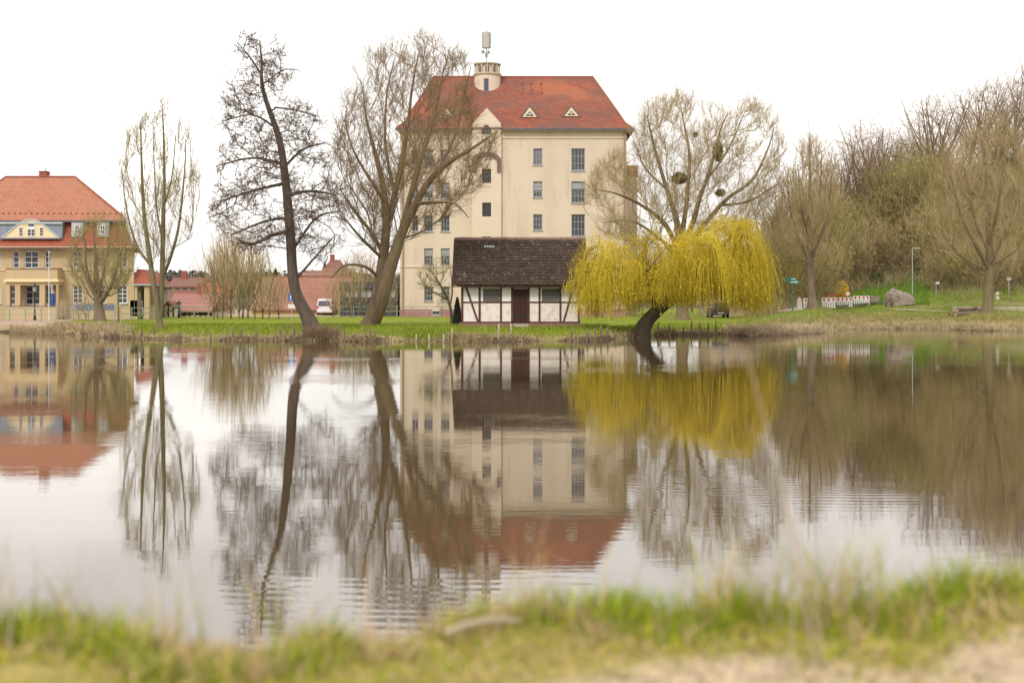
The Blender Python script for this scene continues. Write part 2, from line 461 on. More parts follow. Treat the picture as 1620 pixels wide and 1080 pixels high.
# ------------------------------------------------------------------ the setting: far bank, pond, near bank
def ground_material():
    m = bpy.data.materials.new('bank_turf')
    m.use_nodes = True
    t = m.node_tree
    p = t.nodes['Principled BSDF']
    p.inputs['Roughness'].default_value = 0.95
    p.inputs['Specular IOR Level'].default_value = 0.1
    a = t.nodes.new("ShaderNodeAttribute"); a.attribute_name = 'tint'
    tc = t.nodes.new("ShaderNodeTexCoord")
    n = t.nodes.new("ShaderNodeTexNoise"); n.inputs['Scale'].default_value = 1.3; n.inputs['Detail'].default_value = 8
    n.inputs['Roughness'].default_value = .7
    hsv = t.nodes.new("ShaderNodeHueSaturation")
    mr = t.nodes.new("ShaderNodeMapRange"); mr.inputs[1].default_value = .3; mr.inputs[2].default_value = .7; mr.inputs[3].default_value = .55; mr.inputs[4].default_value = 1.35
    t.links.new(tc.outputs['Object'], n.inputs['Vector'])
    t.links.new(n.outputs[0], mr.inputs[0])
    t.links.new(mr.outputs[0], hsv.inputs['Value'])
    t.links.new(a.outputs['Color'], hsv.inputs['Color'])
    t.links.new(hsv.outputs[0], p.inputs['Base Color'])
    b = t.nodes.new("ShaderNodeBump"); b.inputs['Strength'].default_value = .6; b.inputs['Distance'].default_value = .12
    n2 = t.nodes.new("ShaderNodeTexNoise"); n2.inputs['Scale'].default_value = 5; n2.inputs['Detail'].default_value = 6
    t.links.new(tc.outputs['Object'], n2.inputs['Vector'])
    t.links.new(n2.outputs[0], b.inputs['Height'])
    t.links.new(b.outputs[0], p.inputs['Normal'])
    return m

LAWN = np.array((0.19, 0.235, 0.022)); DRY = np.array((0.34, 0.26, 0.15)); MUD = np.array((0.10, 0.075, 0.05)); LITTER = np.array((0.24, 0.18, 0.115))
PAVE = np.array((0.42, 0.32, 0.25)); RGRASS = np.array((0.17, 0.21, 0.035))
def ground_tint(px, d, x, y):
    n1 = lump(x, y, .45)
    n2 = lump(x + 40, y, 1.7)
    c = np.tile(LAWN, (len(px), 1))
    k = np.clip((px - 1150) / 60, 0, 1)[:, None]
    wn = np.clip(n1 * .9 + .5 * n2 - .15, 0, .55)[:, None]
    c = c * (1 - wn) + np.array((.23, .215, .06)) * wn
    c = c * (1 - k) + RGRASS * k
    dryk = np.clip((.55 - (d - 3 - 2.5 * (px > 1150) * 1.6) * .35 + n2 * .35), 0, 1) * np.where(px > 1150, 1, .55)
    c = c * (1 - dryk[:, None]) + DRY * dryk[:, None]
    leftdry = ((px < 190) * np.clip((190 - px) / 50, 0, 1) * np.clip((12 - d) / 4 + n1, 0, 1))[:, None]
    c = c * (1 - leftdry) + DRY * leftdry
    # dry patches in the right hand grass, leaf litter under the wood
    q = (np.clip(n1 * 1.3 - .1, 0, 1) * (px > 1180))[:, None] * .6
    c = c * (1 - q) + DRY * q
    lit = (np.clip((d - 24 + 5 * n1) / 6, 0, 1) * np.clip((px - 1180) / 60, 0, 1))[:, None]
    c = c * (1 - lit) + LITTER * lit
    gm = (np.clip(1 - ((d - 27) / 8) ** 2, 0, 1) * np.clip(1 - ((px - 1400) / 110) ** 2, 0, 1) * 1.2 + np.clip(1 - ((d - 24) / 6) ** 2, 0, 1) * np.clip(1 - ((px - 1225) / 30) ** 2, 0, 1))
    gm = np.clip(gm + .3 * n2 * (gm > 0), 0, 1)[:, None]
    c = c * (1 - gm) + np.array((.12, .2, .025)) * gm
    # promenade behind the lawn
    pv = (np.clip((d - 62) / 4, 0, 1) * np.clip((900 - px) / 60, 0, 1) * np.clip((px - 205) / 20, 0, 1))[:, None]
    c = c * (1 - pv) + PAVE * pv
    lv = (np.clip((d - 4) / 3, 0, 1) * (px < 112))[:, None]
    c = c * (1 - lv) + PAVE * lv
    mud = (d < np.where(px > 1150, .05, .35))[:, None]
    c = np.where(mud, MUD, c)
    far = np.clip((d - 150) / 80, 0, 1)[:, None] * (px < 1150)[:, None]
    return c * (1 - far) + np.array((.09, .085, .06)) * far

def far_bank():
    pxs = np.concatenate([np.arange(-1400, -60, 60), np.arange(-60, 1700, 7), np.arange(1700, 3000, 60)]).astype(float)
    ds = np.concatenate([np.array([-8, -4, -2, -1, -.4, 0, .3, .6, 1, 1.5]), np.arange(2, 20, .8), np.arange(20, 70, 2.0), np.arange(70, 200, 12.), np.array([220, 280, 340, 420, 520, 650, 850, 1200, 1800])])
    P, Dd = np.meshgrid(pxs, ds)
    Y = shoreD(P) + Dd
    X = (P - 810) * Y / F
    Z = zt(X, Y)
    n, m = P.shape
    idx = np.arange(n * m).reshape(n, m)
    Q = np.stack([idx[:-1, :-1], idx[:-1, 1:], idx[1:, 1:], idx[1:, :-1]], -1).reshape(-1, 4)
    px = P.ravel(); d = Dd.ravel(); x = X.ravel(); y = Y.ravel()
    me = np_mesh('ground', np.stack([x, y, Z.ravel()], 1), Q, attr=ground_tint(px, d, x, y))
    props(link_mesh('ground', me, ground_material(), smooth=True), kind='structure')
far_bank()

def water_material():
    m = bpy.data.materials.new('pond_water')
    m.use_nodes = True
    t = m.node_tree
    p = t.nodes['Principled BSDF']
    p.inputs['Base Color'].default_value = (0.060, 0.041, 0.018, 1)
    p.inputs['Roughness'].default_value = 0.015
    p.inputs['IOR'].default_value = 1.6
    p.inputs['Specular IOR Level'].default_value = 0.5
    tc = t.nodes.new("ShaderNodeTexCoord")
    def noise(sc, scale, detail, rough=.5, rot=0):
        mp = t.nodes.new("ShaderNodeMapping"); mp.inputs['Scale'].default_value = sc; mp.inputs['Rotation'].default_value = (0, 0, rot)
        n = t.nodes.new("ShaderNodeTexNoise"); n.inputs['Scale'].default_value = scale; n.inputs['Detail'].default_value = detail; n.inputs['Roughness'].default_value = rough
        t.links.new(tc.outputs['Object'], mp.inputs[0]); t.links.new(mp.outputs[0], n.inputs['Vector'])
        return n.outputs[0]
    def mth(op, a, b=None):
        x = t.nodes.new("ShaderNodeMath"); x.operation = op
        for i, v in enumerate((a, b)):
            if v is None: continue
            if isinstance(v, (int, float)): x.inputs[i].default_value = v
            else: t.links.new(v, x.inputs[i])
        return x.outputs[0]
    # long low swell, small wind ripples in patches, trains of even ripples
    swell = noise((.35, 1.0, 1), 1.1, 2)
    fine = noise((.5, 1.6, 1), 5.0, 3, .55)
    mp = t.nodes.new("ShaderNodeMapping"); mp.inputs['Rotation'].default_value = (0, 0, R(5))
    wv = t.nodes.new("ShaderNodeTexWave"); wv.wave_type = 'BANDS'; wv.bands_direction = 'Y'; wv.wave_profile = 'SIN'
    wv.inputs['Scale'].default_value = 1.25; wv.inputs['Distortion'].default_value = 6.5; wv.inputs['Detail'].default_value = 2.0; wv.inputs['Detail Scale'].default_value = .35
    t.links.new(tc.outputs['Object'], mp.inputs[0]); t.links.new(mp.outputs[0], wv.inputs['Vector'])
    mask = noise((.10, .16, 1), 1.0, 2)
    mr = t.nodes.new("ShaderNodeMapRange"); mr.inputs[1].default_value = .48; mr.inputs[2].default_value = .68
    t.links.new(mask, mr.inputs[0])
    train = mth('MULTIPLY', wv.outputs[1], mr.outputs[0])
    h = mth('ADD', mth('MULTIPLY', swell, .0042), mth('ADD', mth('MULTIPLY', fine, .0015), mth('MULTIPLY', train, .0027)))
    b = t.nodes.new("ShaderNodeBump"); b.inputs['Strength'].default_value = 1.0; b.inputs['Distance'].default_value = .35
    t.links.new(h, b.inputs['Height']); t.links.new(b.outputs[0], p.inputs['Normal'])
    return m
wm = MB().add([(-900, -300, 0), (900, -300, 0), (900, 420, 0), (-900, 420, 0)], [(0, 1, 2, 3)])
props(wm.build('water', water_material()), kind='structure')

def near_edge(x):
    return 2.95 + .30 * np.clip((x + .2) / 1.2, -.3, 1.6) + .07 * np.sin(x * 5.3 + .6) + .045 * np.sin(x * 13 + 1) + .02 * np.sin(x * 29)
def near_z(x, y):
    e = near_edge(x)
    d = y - e
    top = 1.70 + .012 * lump(x, y, 9) + .02 * lump(x, y, 3.5)
    return np.where(d < 0, top, top - np.interp(d, [0, .25, 1.0, 4.0, 7], [0, .05, .45, 2.0, 3.0]))
def near_bank():
    xs = np.concatenate([np.linspace(-60, -3, 30), np.arange(-3, 3, .04), np.linspace(3, 60, 30)])
    ys = np.concatenate([np.linspace(-40, 0, 12), np.linspace(.5, 2, 6), np.arange(2.1, 4, .04), np.linspace(4, 11, 12)])
    X, Y = np.meshgrid(xs, ys)
    Z = near_z(X, Y)
    n, m = X.shape
    idx = np.arange(n * m).reshape(n, m)
    Q = np.stack([idx[:-1, :-1], idx[:-1, 1:], idx[1:, 1:], idx[1:, :-1]], -1).reshape(-1, 4)
    x, y = X.ravel(), Y.ravel()
    px = 810 + F * x / np.maximum(y, .5)
    soil = np.array((.44, .345, .235)); turf = np.array((.30, .25, .075))
    e = near_edge(x) - y
    k = np.clip((e - np.interp(px, [300, 900, 1200, 1620], [.85, .46, .28, .18])) / .12 + .5 * lump(x, y, 6), 0, 1)[:, None]
    me = np_mesh('near_bank', np.stack([x, y, Z.ravel()], 1), Q, attr=turf * (1 - k) + soil * k)
    m = ground_material(); m.name = 'near_bank_soil'
    for nd in m.node_tree.nodes:
        if nd.type == 'TEX_NOISE': nd.inputs['Scale'].default_value = 14
        if nd.type == 'BUMP': nd.inputs['Distance'].default_value = .02
    props(link_mesh('near_bank', me, m, smooth=True), kind='structure')
near_bank()

# ------------------------------------------------------------------ blades and leaves as arrays
def blades(P, L, Wd, lean, tint, K=3, droop=.5):
    """curved tapering blades from roots P; lean = horizontal direction vectors scaled by bending"""
    n = len(P)
    t = np.linspace(0, 1, K + 1)
    ang = rng.uniform(0, 2 * np.pi, n)
    side = np.stack([np.cos(ang), np.sin(ang), np.zeros(n)], 1)
    V = np.zeros((n, K + 1, 2, 3))
    for i, tt in enumerate(t):
        c = P + np.concatenate([lean * (tt ** 1.7)[..., None] if False else lean * tt ** 1.7, np.zeros((n, 1))], 1) * L[:, None]
        c[:, 2] += L * (tt - droop * np.linalg.norm(lean, axis=1) ** 2 * tt ** 2 * .5)
        wd = Wd * (1 - tt * .92)
        V[:, i, 0] = c - side * wd[:, None] / 2
        V[:, i, 1] = c + side * wd[:, None] / 2
    b = np.arange(n)[:, None, None] * (2 * (K + 1))
    q = np.array([[2 * i, 2 * i + 1, 2 * i + 3, 2 * i + 2] for i in range(K)])[None]
    Q = (b + q).reshape(-1, 4)
    A = np.repeat(tint, 2 * (K + 1), 0)
    return V.reshape(-1, 3), Q, A

def leaf_quads(P, size, flat=0.0):
    """small folded leaf faces with random direction"""
    n = len(P)
    u = rng.normal(size=(n, 3)); u /= np.linalg.norm(u, axis=1)[:, None]
    v = np.cross(u, rng.normal(size=(n, 3))); v /= np.linalg.norm(v, axis=1)[:, None]
    s = (size * rng.uniform(.6, 1.4, n))[:, None]
    V = np.stack([P - u * s, P + v * s * .55, P + u * s, P - v * s * .55], 1).reshape(-1, 3)
    return V, np.arange(n * 4).reshape(n, 4)

def tubes(P, Rr, k):
    """P (n,K,3) lines, Rr (n,K) radii -> open tubes with k sides"""
    n, K, _ = P.shape
    T = np.zeros_like(P)
    T[:, 1:-1] = P[:, 2:] - P[:, :-2]
    T[:, 0] = P[:, 1] - P[:, 0]
    T[:, -1] = P[:, -1] - P[:, -2]
    T /= np.linalg.norm(T, axis=2)[..., None] + 1e-9
    mean = P[:, -1] - P[:, 0]
    ref = np.where((np.abs(mean[:, 2]) > .7 * np.linalg.norm(mean, axis=1))[:, None], np.array([[1., .13, 0]]), np.array([[.1, .05, 1.]]))
    A = np.cross(T, ref[:, None, :]); A /= np.linalg.norm(A, axis=2)[..., None] + 1e-9
    B = np.cross(T, A)
    ang = np.arange(k) * 2 * np.pi / k
    V = P[:, :, None, :] + Rr[:, :, None, None] * (A[:, :, None, :] * np.cos(ang)[None, None, :, None] + B[:, :, None, :] * np.sin(ang)[None, None, :, None])
    b = (np.arange(n) * K * k)[:, None, None, None]
    i = np.arange(K - 1)[None, :, None, None] * k
    j = np.arange(k)[None, None, :]
    j2 = (j + 1) % k
    quad = np.stack(np.broadcast_arrays(j, j2, j2 + k, j + k), -1)
    Q = (b + i + quad).reshape(-1, 4)
    return V.reshape(-1, 3), Q

class Acc:
    def __init__(s):
        s.V, s.Q, s.n = [], [], 0
    def add(s, V, Q):
        s.V.append(V); s.Q.append(Q + s.n); s.n += len(V)
    def mesh(s, name, off=(0, 0, 0)):
        return np_mesh(name, np.concatenate(s.V) - np.asarray(off), np.concatenate(s.Q))

# ------------------------------------------------------------------ trees
def in_poly(px, py, poly):
    poly = np.asarray(poly, float)
    x1, y1 = poly[:, 0], poly[:, 1]
    x2, y2 = np.roll(x1, -1), np.roll(y1, -1)
    c = ((y1[None] > py[:, None]) != (y2[None] > py[:, None])) & (px[:, None] < (x2 - x1)[None] * (py[:, None] - y1[None]) / ((y2 - y1)[None] + 1e-9) + x1[None])
    return c.sum(1) % 2 == 1

def crown_points(poly, D, n, depth, edge=.0):
    """points in a crown: outline in the picture, rounded off in depth"""
    poly = np.asarray(poly, float)
    lo, hi = poly.min(0), poly.max(0)
    out = np.zeros((0, 2))
    while len(out) < n:
        c = rng.uniform(lo, hi, (n * 3, 2))
        c = c[in_poly(c[:, 0], c[:, 1], poly)]
        g = lump(c[:, 0] + lo[1], c[:, 1] + lo[0], .075) + .5 * lump(c[:, 0] - lo[1], c[:, 1], .17)
        c = c[rng.random(len(c)) < np.clip(.75 + 1.1 * g, .12, 1)]
        ctr = (lo + hi) / 2
        c = ctr + (c - ctr) * np.where(rng.random((len(c), 1)) < .12, rng.uniform(1.0, 1.09, (len(c), 1)), 1)
        out = np.concatenate([out, c])
    out = out[:n]
    hw = np.zeros(n)
    rows = np.linspace(lo[1], hi[1], 24)
    xs = np.linspace(lo[0], hi[0], 200)
    ext = []
    for r in rows:
        ins = in_poly(xs, np.full(200, r), poly)
        ext.append((xs[ins].min(), xs[ins].max()) if ins.any() else ((lo[0] + hi[0]) / 2,) * 2)
    ext = np.array(ext)
    l = np.interp(out[:, 1], rows, ext[:, 0]); r = np.interp(out[:, 1], rows, ext[:, 1])
    u = np.clip((out[:, 0] - (l + r) / 2) / np.maximum((r - l) / 2, 1), -1, 1)
    widest = (ext[:, 1] - ext[:, 0]).max()
    dep = depth * np.sqrt(1 - u * u) * (r - l) / widest
    dd = D + rng.uniform(-1, 1, n) * dep
    return np.stack([(out[:, 0] - 810) * dd / F, dd, H + (HOR - out[:, 1]) * dd / F], 1)

def resample(P, R_, step):
    P = np.asarray(P, float); R_ = np.asarray(R_, float)
    # smooth path through the given points
    t = np.arange(len(P))
    fine = np.linspace(0, len(P) - 1, (len(P) - 1) * 8 + 1)
    Q = np.zeros((len(fine), 3))
    for a in range(3):
        m = np.gradient(P[:, a])
        i = np.minimum(fine.astype(int), len(P) - 2); u = fine - i
        Q[:, a] = (2*u**3-3*u**2+1)*P[i, a] + (u**3-2*u**2+u)*m[i] + (-2*u**3+3*u**2)*P[i+1, a] + (u**3-u**2)*m[i+1]
    rr = np.interp(fine, t, R_)
    s = np.concatenate([[0], np.cumsum(np.linalg.norm(np.diff(Q, axis=0), axis=1))])
    k = max(3, int(s[-1] / step) + 1)
    ss = np.linspace(0, s[-1], k)
    return np.stack([np.interp(ss, s, Q[:, a]) for a in range(3)], 1), np.interp(ss, s, rr)

def grow(stems, pts, bf=.25, wz=1.0, angk=.8, attach_from=.25, order='root', tip_r=.016, wob=.05, expo=2.3, step=.8):
    """join the crown points to the stems, each by the cheapest way back to the root, and thicken by the pipe rule.
    stems: list of (points (k,3), radii (k,)); the first starts at the ground. Returns nodes, parents, radii, stem ids"""
    N = [];Pa = [];Pl = [];Dr = [];St = [];Rs = [];free = []
    for si, (sp, sr) in enumerate(stems):
        q, r = resample(sp, sr, .45)
        if si == 0:
            par = -1; pl0 = 0
        else:
            A = np.array(N)
            par = int(np.argmin(((A - q[0]) ** 2).sum(1))); pl0 = Pl[par]
        L = len(q)
        for i in range(L):
            if i == 0: d = q[1] - q[0]
            else: d = q[i] - q[i - 1]
            pl = pl0 if i == 0 else pl + np.linalg.norm(q[i] - q[i - 1])
            N.append(q[i]); Pa.append(par); Pl.append(pl); Dr.append(d / (np.linalg.norm(d) + 1e-9)); St.append(si); Rs.append(r[i])
            free.append((si > 0 and i > L * .15) or (si == 0 and i > L * attach_from))
            par = len(N) - 1
    n0 = len(N)
    cap = n0 + len(pts) * 6 + 10
    A = np.zeros((cap, 3)); A[:n0] = N
    DR = np.zeros((cap, 3)); DR[:n0] = Dr
    PL = np.zeros(cap); PL[:n0] = Pl
    FR = np.zeros(cap, bool); FR[:n0] = free
    PAR = np.full(cap, -1); PAR[:n0] = Pa
    ST = np.full(cap, -1); ST[:n0] = St
    n = n0
    ax = np.array([1, 1, wz])
    if order == 'root':
        key = np.linalg.norm(pts - A[0], axis=1)
    else:
        key = np.array([np.sqrt((((A[:n0] - p) * np.array([1, 1, .6])) ** 2).sum(1)).min() for p in pts])
    for p in pts[np.argsort(key)]:
        dv = p - A[:n]
        dist = np.sqrt(((dv * ax) ** 2).sum(1)) + 1e-6
        cosang = (dv * DR[:n]).sum(1) / (np.sqrt((dv ** 2).sum(1)) + 1e-6)
        cost = dist * (1 + angk * (1 - cosang)) + bf * PL[:n]
        cost[~FR[:n]] = 1e9
        j = int(np.argmin(cost))
        dl = float(np.linalg.norm(p - A[j]))
        if dl < .05: continue
        k = int(max(1, min(5, round(dl / step))))
        t0 = DR[j] * dl * .7
        prev = j
        last = A[j]
        t1 = (p - A[j]) * .9 + np.array([0, 0, .12 * dl])
        for i in range(1, k + 1):
            u = i / k
            q = (2*u**3-3*u**2+1)*A[j] + (u**3-2*u**2+u)*t0 + (-2*u**3+3*u**2)*p + (u**3-u**2)*t1
            if i < k: q = q + rng.normal(0, wob, 3) * min(dl, 1.5)
            A[n] = q; PAR[n] = prev
            d = q - last; ln = np.linalg.norm(d) + 1e-9
            DR[n] = d / ln; PL[n] = PL[prev] + ln; FR[n] = True
            last = q; prev = n; n += 1
    A, DR, PL, PAR, ST = A[:n], DR[:n], PL[:n], PAR[:n], ST[:n]
    # pipe rule
    acc = np.zeros(n); kids = np.zeros(n, int)
    rad = np.zeros(n)
    for i in range(n - 1, -1, -1):
        rad[i] = tip_r if kids[i] == 0 else acc[i] ** (1 / expo)
        if PAR[i] >= 0:
            acc[PAR[i]] += rad[i] ** expo; kids[PAR[i]] += 1
    rad[:n0] = np.maximum(np.minimum(rad[:n0], np.array(Rs)), np.array(Rs))
    # side shoots never thicker than what they leave from
    for i in range(n0, n):
        rad[i] = min(rad[i], rad[PAR[i]] * .92)
    return A, DR, PAR, rad, ST, kids, n0

def chains(A, PAR, rad, ST, n0):
    """split the network into long strands, thickest first"""
    n = len(A)
    best = np.full(n, -1)
    for i in range(n):
        p = PAR[i]
        if p < 0: continue
        if best[p] < 0: best[p] = i
        else:
            b = best[p]
            si, sb = (ST[i] == ST[p] and ST[i] >= 0), (ST[b] == ST[p] and ST[b] >= 0)
            if (si, rad[i]) > (sb, rad[b]): best[p] = i
    out = []
    for i in range(n):
        if PAR[i] >= 0 and best[PAR[i]] == i: continue
        c = [] if PAR[i] < 0 else [PAR[i]]
        j = i
        while j >= 0:
            c.append(j); j = best[j]
        out.append(c)
    return out

def smooth_nodes(A, PAR, n0, it=2):
    A = A.copy()
    for _ in range(it):
        s = np.zeros_like(A); k = np.zeros(len(A))
        ok = PAR >= 0
        np.add.at(s, PAR[ok], A[ok]); np.add.at(k, PAR[ok], 1)
        mid = (A[np.maximum(PAR, 0)] + s / np.maximum(k, 1)[:, None]) / 2
        mv = (k > 0) & ok & (np.arange(len(A)) >= n0)
        A[mv] = .6 * A[mv] + .4 * mid[mv]
    return A

def twigs(A, DR, rad, sel, per, L, up, spread, r0, seg=3, curl=0.0, droop=0.0):
    idx = np.repeat(np.nonzero(sel)[0], per)
    n = len(idx)
    d = DR[idx] + rng.normal(0, spread, (n, 3)) + np.array([0, 0, up])
    d /= np.linalg.norm(d, axis=1)[:, None]
    ln = (L * rng.uniform(.4, 1.25, n))[:, None]
    P = np.zeros((n, seg + 1, 3))
    P[:, 0] = A[idx]
    for i in range(1, seg + 1):
        d = d + rng.normal(0, .16 + curl, (n, 3)) + np.array([0, 0, up * .3 - droop])
        d /= np.linalg.norm(d, axis=1)[:, None]
        P[:, i] = P[:, i - 1] + d * ln / seg
    Rr = r0 * np.linspace(1, .45, seg + 1)[None] * rng.uniform(.8, 1.2, n)[:, None]
    return P, Rr

def build_tree(name, label, cat, stems_px, D, poly, npts, depth, mats, group=None, twig=None, limbs=8, tip_r=.017, z0=None, dz=None, extra=None, fine=None, pts=None, **gk):
    """stems_px: list of [(px, py, radius, depth offset)]"""
    stems = []
    for st in stems_px:
        P = [W(a[0], a[1], D + (a[3] if len(a) > 3 else 0)) for a in st]
        stems.append((np.array([tuple(p) for p in P]), np.array([a[2] for a in st])))
    if z0 is None: z0 = float(zt(stems[0][0][0][0], stems[0][0][0][1]))
    stems[0][0][0][2] = z0 - .12
    root = thing(name, label, cat, (stems[0][0][0][0], stems[0][0][0][1], z0), group)
    if pts is None:
        pts = crown_points(poly, D, npts, depth)
    A, DR, PAR, rad, ST, kids, n0 = grow(stems, pts, tip_r=tip_r, **gk)
    A = smooth_nodes(A, PAR, n0)
    tree_meshes(root, A, DR, PAR, rad, ST, kids, n0, mats, twig, limbs, fine)
    return root, A, DR, rad, kids, n0

def tree_meshes(root, A, DR, PAR, rad, ST, kids, n0, mats, twig, limbs=8, fine=None):
    off = tuple(BASE[root])
    ch = chains(A, PAR, rad, ST, n0)
    # flare at the foot
    first = ch[0]
    r_first = rad.copy()
    for c, f in zip(first[:3], (1.5, 1.18, 1.05)): r_first[c] = rad[c] * f
    big = sorted(range(1, len(ch)), key=lambda i: -rad[ch[i][1 if len(ch[i]) > 1 else 0]] * len(ch[i]) ** .3)[:limbs]
    def chain_tube(c, k, rr):
        P = A[c][None].copy(); r = rr[c][None].copy()
        if PAR[c[0]] >= 0 or c is not ch[0]:
            r[0, 0] = r[0, 1] if r.shape[1] > 1 else r[0, 0]
        return tubes(P, r, k)
    V, Q = chain_tube(first, 12, r_first)
    link_mesh('trunk', np_mesh('trunk', V - np.array(off), Q), mats[0], root, True)
    for i in big:
        V, Q = chain_tube(ch[i], 7, rad)
        link_mesh('limb', np_mesh('limb', V - np.array(off), Q), mats[0], root, True)
    acc = Acc()
    bylen = {}
    bs = set(big)
    for i in range(1, len(ch)):
        if i in bs: continue
        bylen.setdefault(len(ch[i]), []).append(ch[i])
    for K, L in bylen.items():
        if K < 2: continue
        C = np.array(L)
        P = A[C]; r = rad[C].copy(); r[:, 0] = r[:, 1]
        acc.add(*tubes(P, r, 4))
    if twig:
        sel = (rad < twig.get('rmax', .03)) & (np.arange(len(A)) >= n0)
        P, Rr = twigs(A, DR, rad, sel, twig['per'], twig['L'], twig.get('up', .3), twig.get('spread', .5), twig.get('r', .012), twig.get('seg', 3), twig.get('curl', 0), twig.get('droop', 0))
        acc.add(*tubes(P, Rr, 3))
        if twig.get('side'):
            k = twig['side']
            B = P[:, 1:-1].reshape(-1, 3); Dd = (P[:, 2:] - P[:, 1:-1]).reshape(-1, 3); Dd /= np.linalg.norm(Dd, axis=1)[:, None] + 1e-9
            P2, R2 = twigs(B, Dd, None, np.ones(len(B), bool), k, twig['L'] * .5, twig.get('up', .3), .6, twig.get('r', .012) * .75, 2)
            acc.add(*tubes(P2, R2, 3))
        if twig.get('cones'):
            tips = P[:, 1:].reshape(-1, 3)
            tips = tips[rng.random(len(tips)) < twig['cones']] + rng.normal(0, .05, (1, 3))
            acc.add(*leaf_quads(tips, .05)); acc.add(*leaf_quads(tips, .05))
    me = acc.mesh('crown', off)
    cr = link_mesh('crown', me, mats[1], root)
    if twig and twig.get('buds'):
        tips = P[:, 1:].reshape(-1, 3)
        tips = tips[rng.random(len(tips)) < twig['buds']]
        V, Q = leaf_quads(tips + rng.normal(0, .08, tips.shape), twig.get('bud_size', .05))
        link_mesh('leaf_buds', np_mesh('leaf_buds', V - np.array(off), Q), mats[2], root)['kind'] = 'stuff'
    return cr

# -- the alder: dark leaning trunk, level boughs
b = ground_at(492, 524)
D2 = b.y
build_tree('alder_tree', 'tall dark bare alder with a curved leaning trunk on the lawn edge', 'tree',
    [[(496, 525, .50), (486, 500, .42), (474, 478, .37), (466, 455, .34), (462, 420, .31), (460, 380, .30), (456, 330, .28), (451, 280, .25), (444, 230, .21), (432, 190, .17), (421, 160, .14), (414, 130, .11), (414, 100, .08), (411, 64, .035)],
     [(458, 366, .14), (430, 372, .12, -1), (400, 386, .10, -2), (378, 380, .07, -2.5)], [(456, 345, .10), (420, 350, .08, 1), (365, 372, .05, 1.5)],
     [(450, 290, .11), (400, 302, .08, -.5), (350, 318, .05, -1)], [(449, 260, .10), (400, 250, .07, .5), (345, 262, .04, 1)], [(455, 310, .11), (490, 302, .09), (530, 308, .05, .5)],
     [(452, 262, .09), (480, 236, .07, -.5), (515, 226, .04, -1)], [(440, 205, .08), (400, 182, .05), (352, 192, .03)], [(470, 440, .08), (500, 405, .06, -1), (530, 372, .035, -1)],
     [(413, 118, .07), (395, 90, .05), (376, 68, .025)], [(460, 400, .09), (500, 345, .07, 1.2), (535, 335, .04, 2)], [(436, 170, .06), (470, 175, .05), (505, 185, .03)], [(421, 130, .05), (450, 110, .04), (476, 112, .02)]],
    D2, [(410, 58), (385, 62), (372, 70), (378, 95), (368, 122), (352, 148), (358, 182), (343, 193), (365, 215), (338, 250), (342, 292), (332, 322), (330, 345), (345, 368), (378, 392), (420, 395), (440, 388), (508, 412), (545, 378), (550, 305), (522, 280), (530, 222), (508, 182), (485, 165), (452, 150), (448, 135), (478, 114), (455, 92), (440, 66)],
    1550, 3.6, (M['bark_dark'], M['twig_dark']), bf=.10, wz=1.7, angk=.35, order='trunk', wob=.11, tip_r=.012, limbs=14,
    twig=dict(per=3, L=.62, up=.10, spread=.75, r=.013, seg=3, curl=.14, cones=.26, rmax=.03, side=1))

# -- the large twin stemmed willow in front of the mill
b = ground_at(592, 516)
D3 = b.y
poly3 = [(665, 52), (640, 62), (620, 75), (588, 90), (560, 118), (542, 150), (532, 190), (525, 240), (522, 300), (540, 350), (565, 385), (600, 400), (640, 385), (690, 360), (735, 320), (762, 290), (775, 255), (795, 218), (785, 196), (752, 205), (742, 160), (745, 110), (725, 85), (700, 72)]
build_tree('twin_willow', 'large bare grey-brown willow with twin trunks before the cream mill', 'tree',
    [[(585, 518, .55), (592, 490, .46), (600, 453, .42), (606, 410, .36), (611, 355, .28), (606, 295, .21), (593, 240, .14), (580, 190, .08), (574, 140, .04)],
     [(588, 516, .5), (603, 478, .46, -.8), (615, 431, .44, -1), (625, 400, .40, -1.2), (635, 370, .34, -1.4), (655, 327, .28, -1.6), (680, 285, .22, -2), (708, 258, .16, -2.5), (745, 236, .11, -3), (788, 207, .04, -3)],
     [(611, 360, .24), (622, 320, .22, .5), (635, 260, .18, 1), (645, 200, .13, 1.2), (652, 140, .08, 1.5), (662, 85, .04, 2)],
     [(633, 375, .22, -1.4), (652, 300, .19, -1), (670, 240, .15, -.5), (690, 170, .10, 0), (702, 110, .05, 0)],
     [(600, 440, .13), (578, 422, .10, -1), (545, 420, .07, -2), (524, 440, .03, -2)], [(606, 400, .16), (585, 365, .13, 1), (560, 332, .09, 2), (538, 300, .05, 2.5)],
     [(606, 410, .12), (570, 375, .09, -2), (545, 345, .05, -3)], [(609, 320, .14), (590, 290, .11, -1.5), (560, 240, .07, -2.5), (545, 190, .03, -3)],
     [(660, 322, .15, -1.6), (690, 320, .11, -3), (720, 322, .07, -3.5), (742, 345, .03, -3.5)], [(690, 275, .13, -2), (720, 215, .09, 0), (735, 150, .05, 1), (745, 105, .03, 1)],
     [(625, 310, .13, .5), (610, 230, .09, 2), (612, 150, .06, 2.5), (625, 90, .03, 2.5)]],
    D3, poly3, 1600, 6.0, (M['bark_willow'], M['twig_willow']), bf=.16, wz=.75, angk=.9, tip_r=.0105, wob=.08, limbs=16, attach_from=.3,
    twig=dict(per=4, L=1.2, up=.30, spread=.45, r=.0105, seg=3, side=1, rmax=.028))

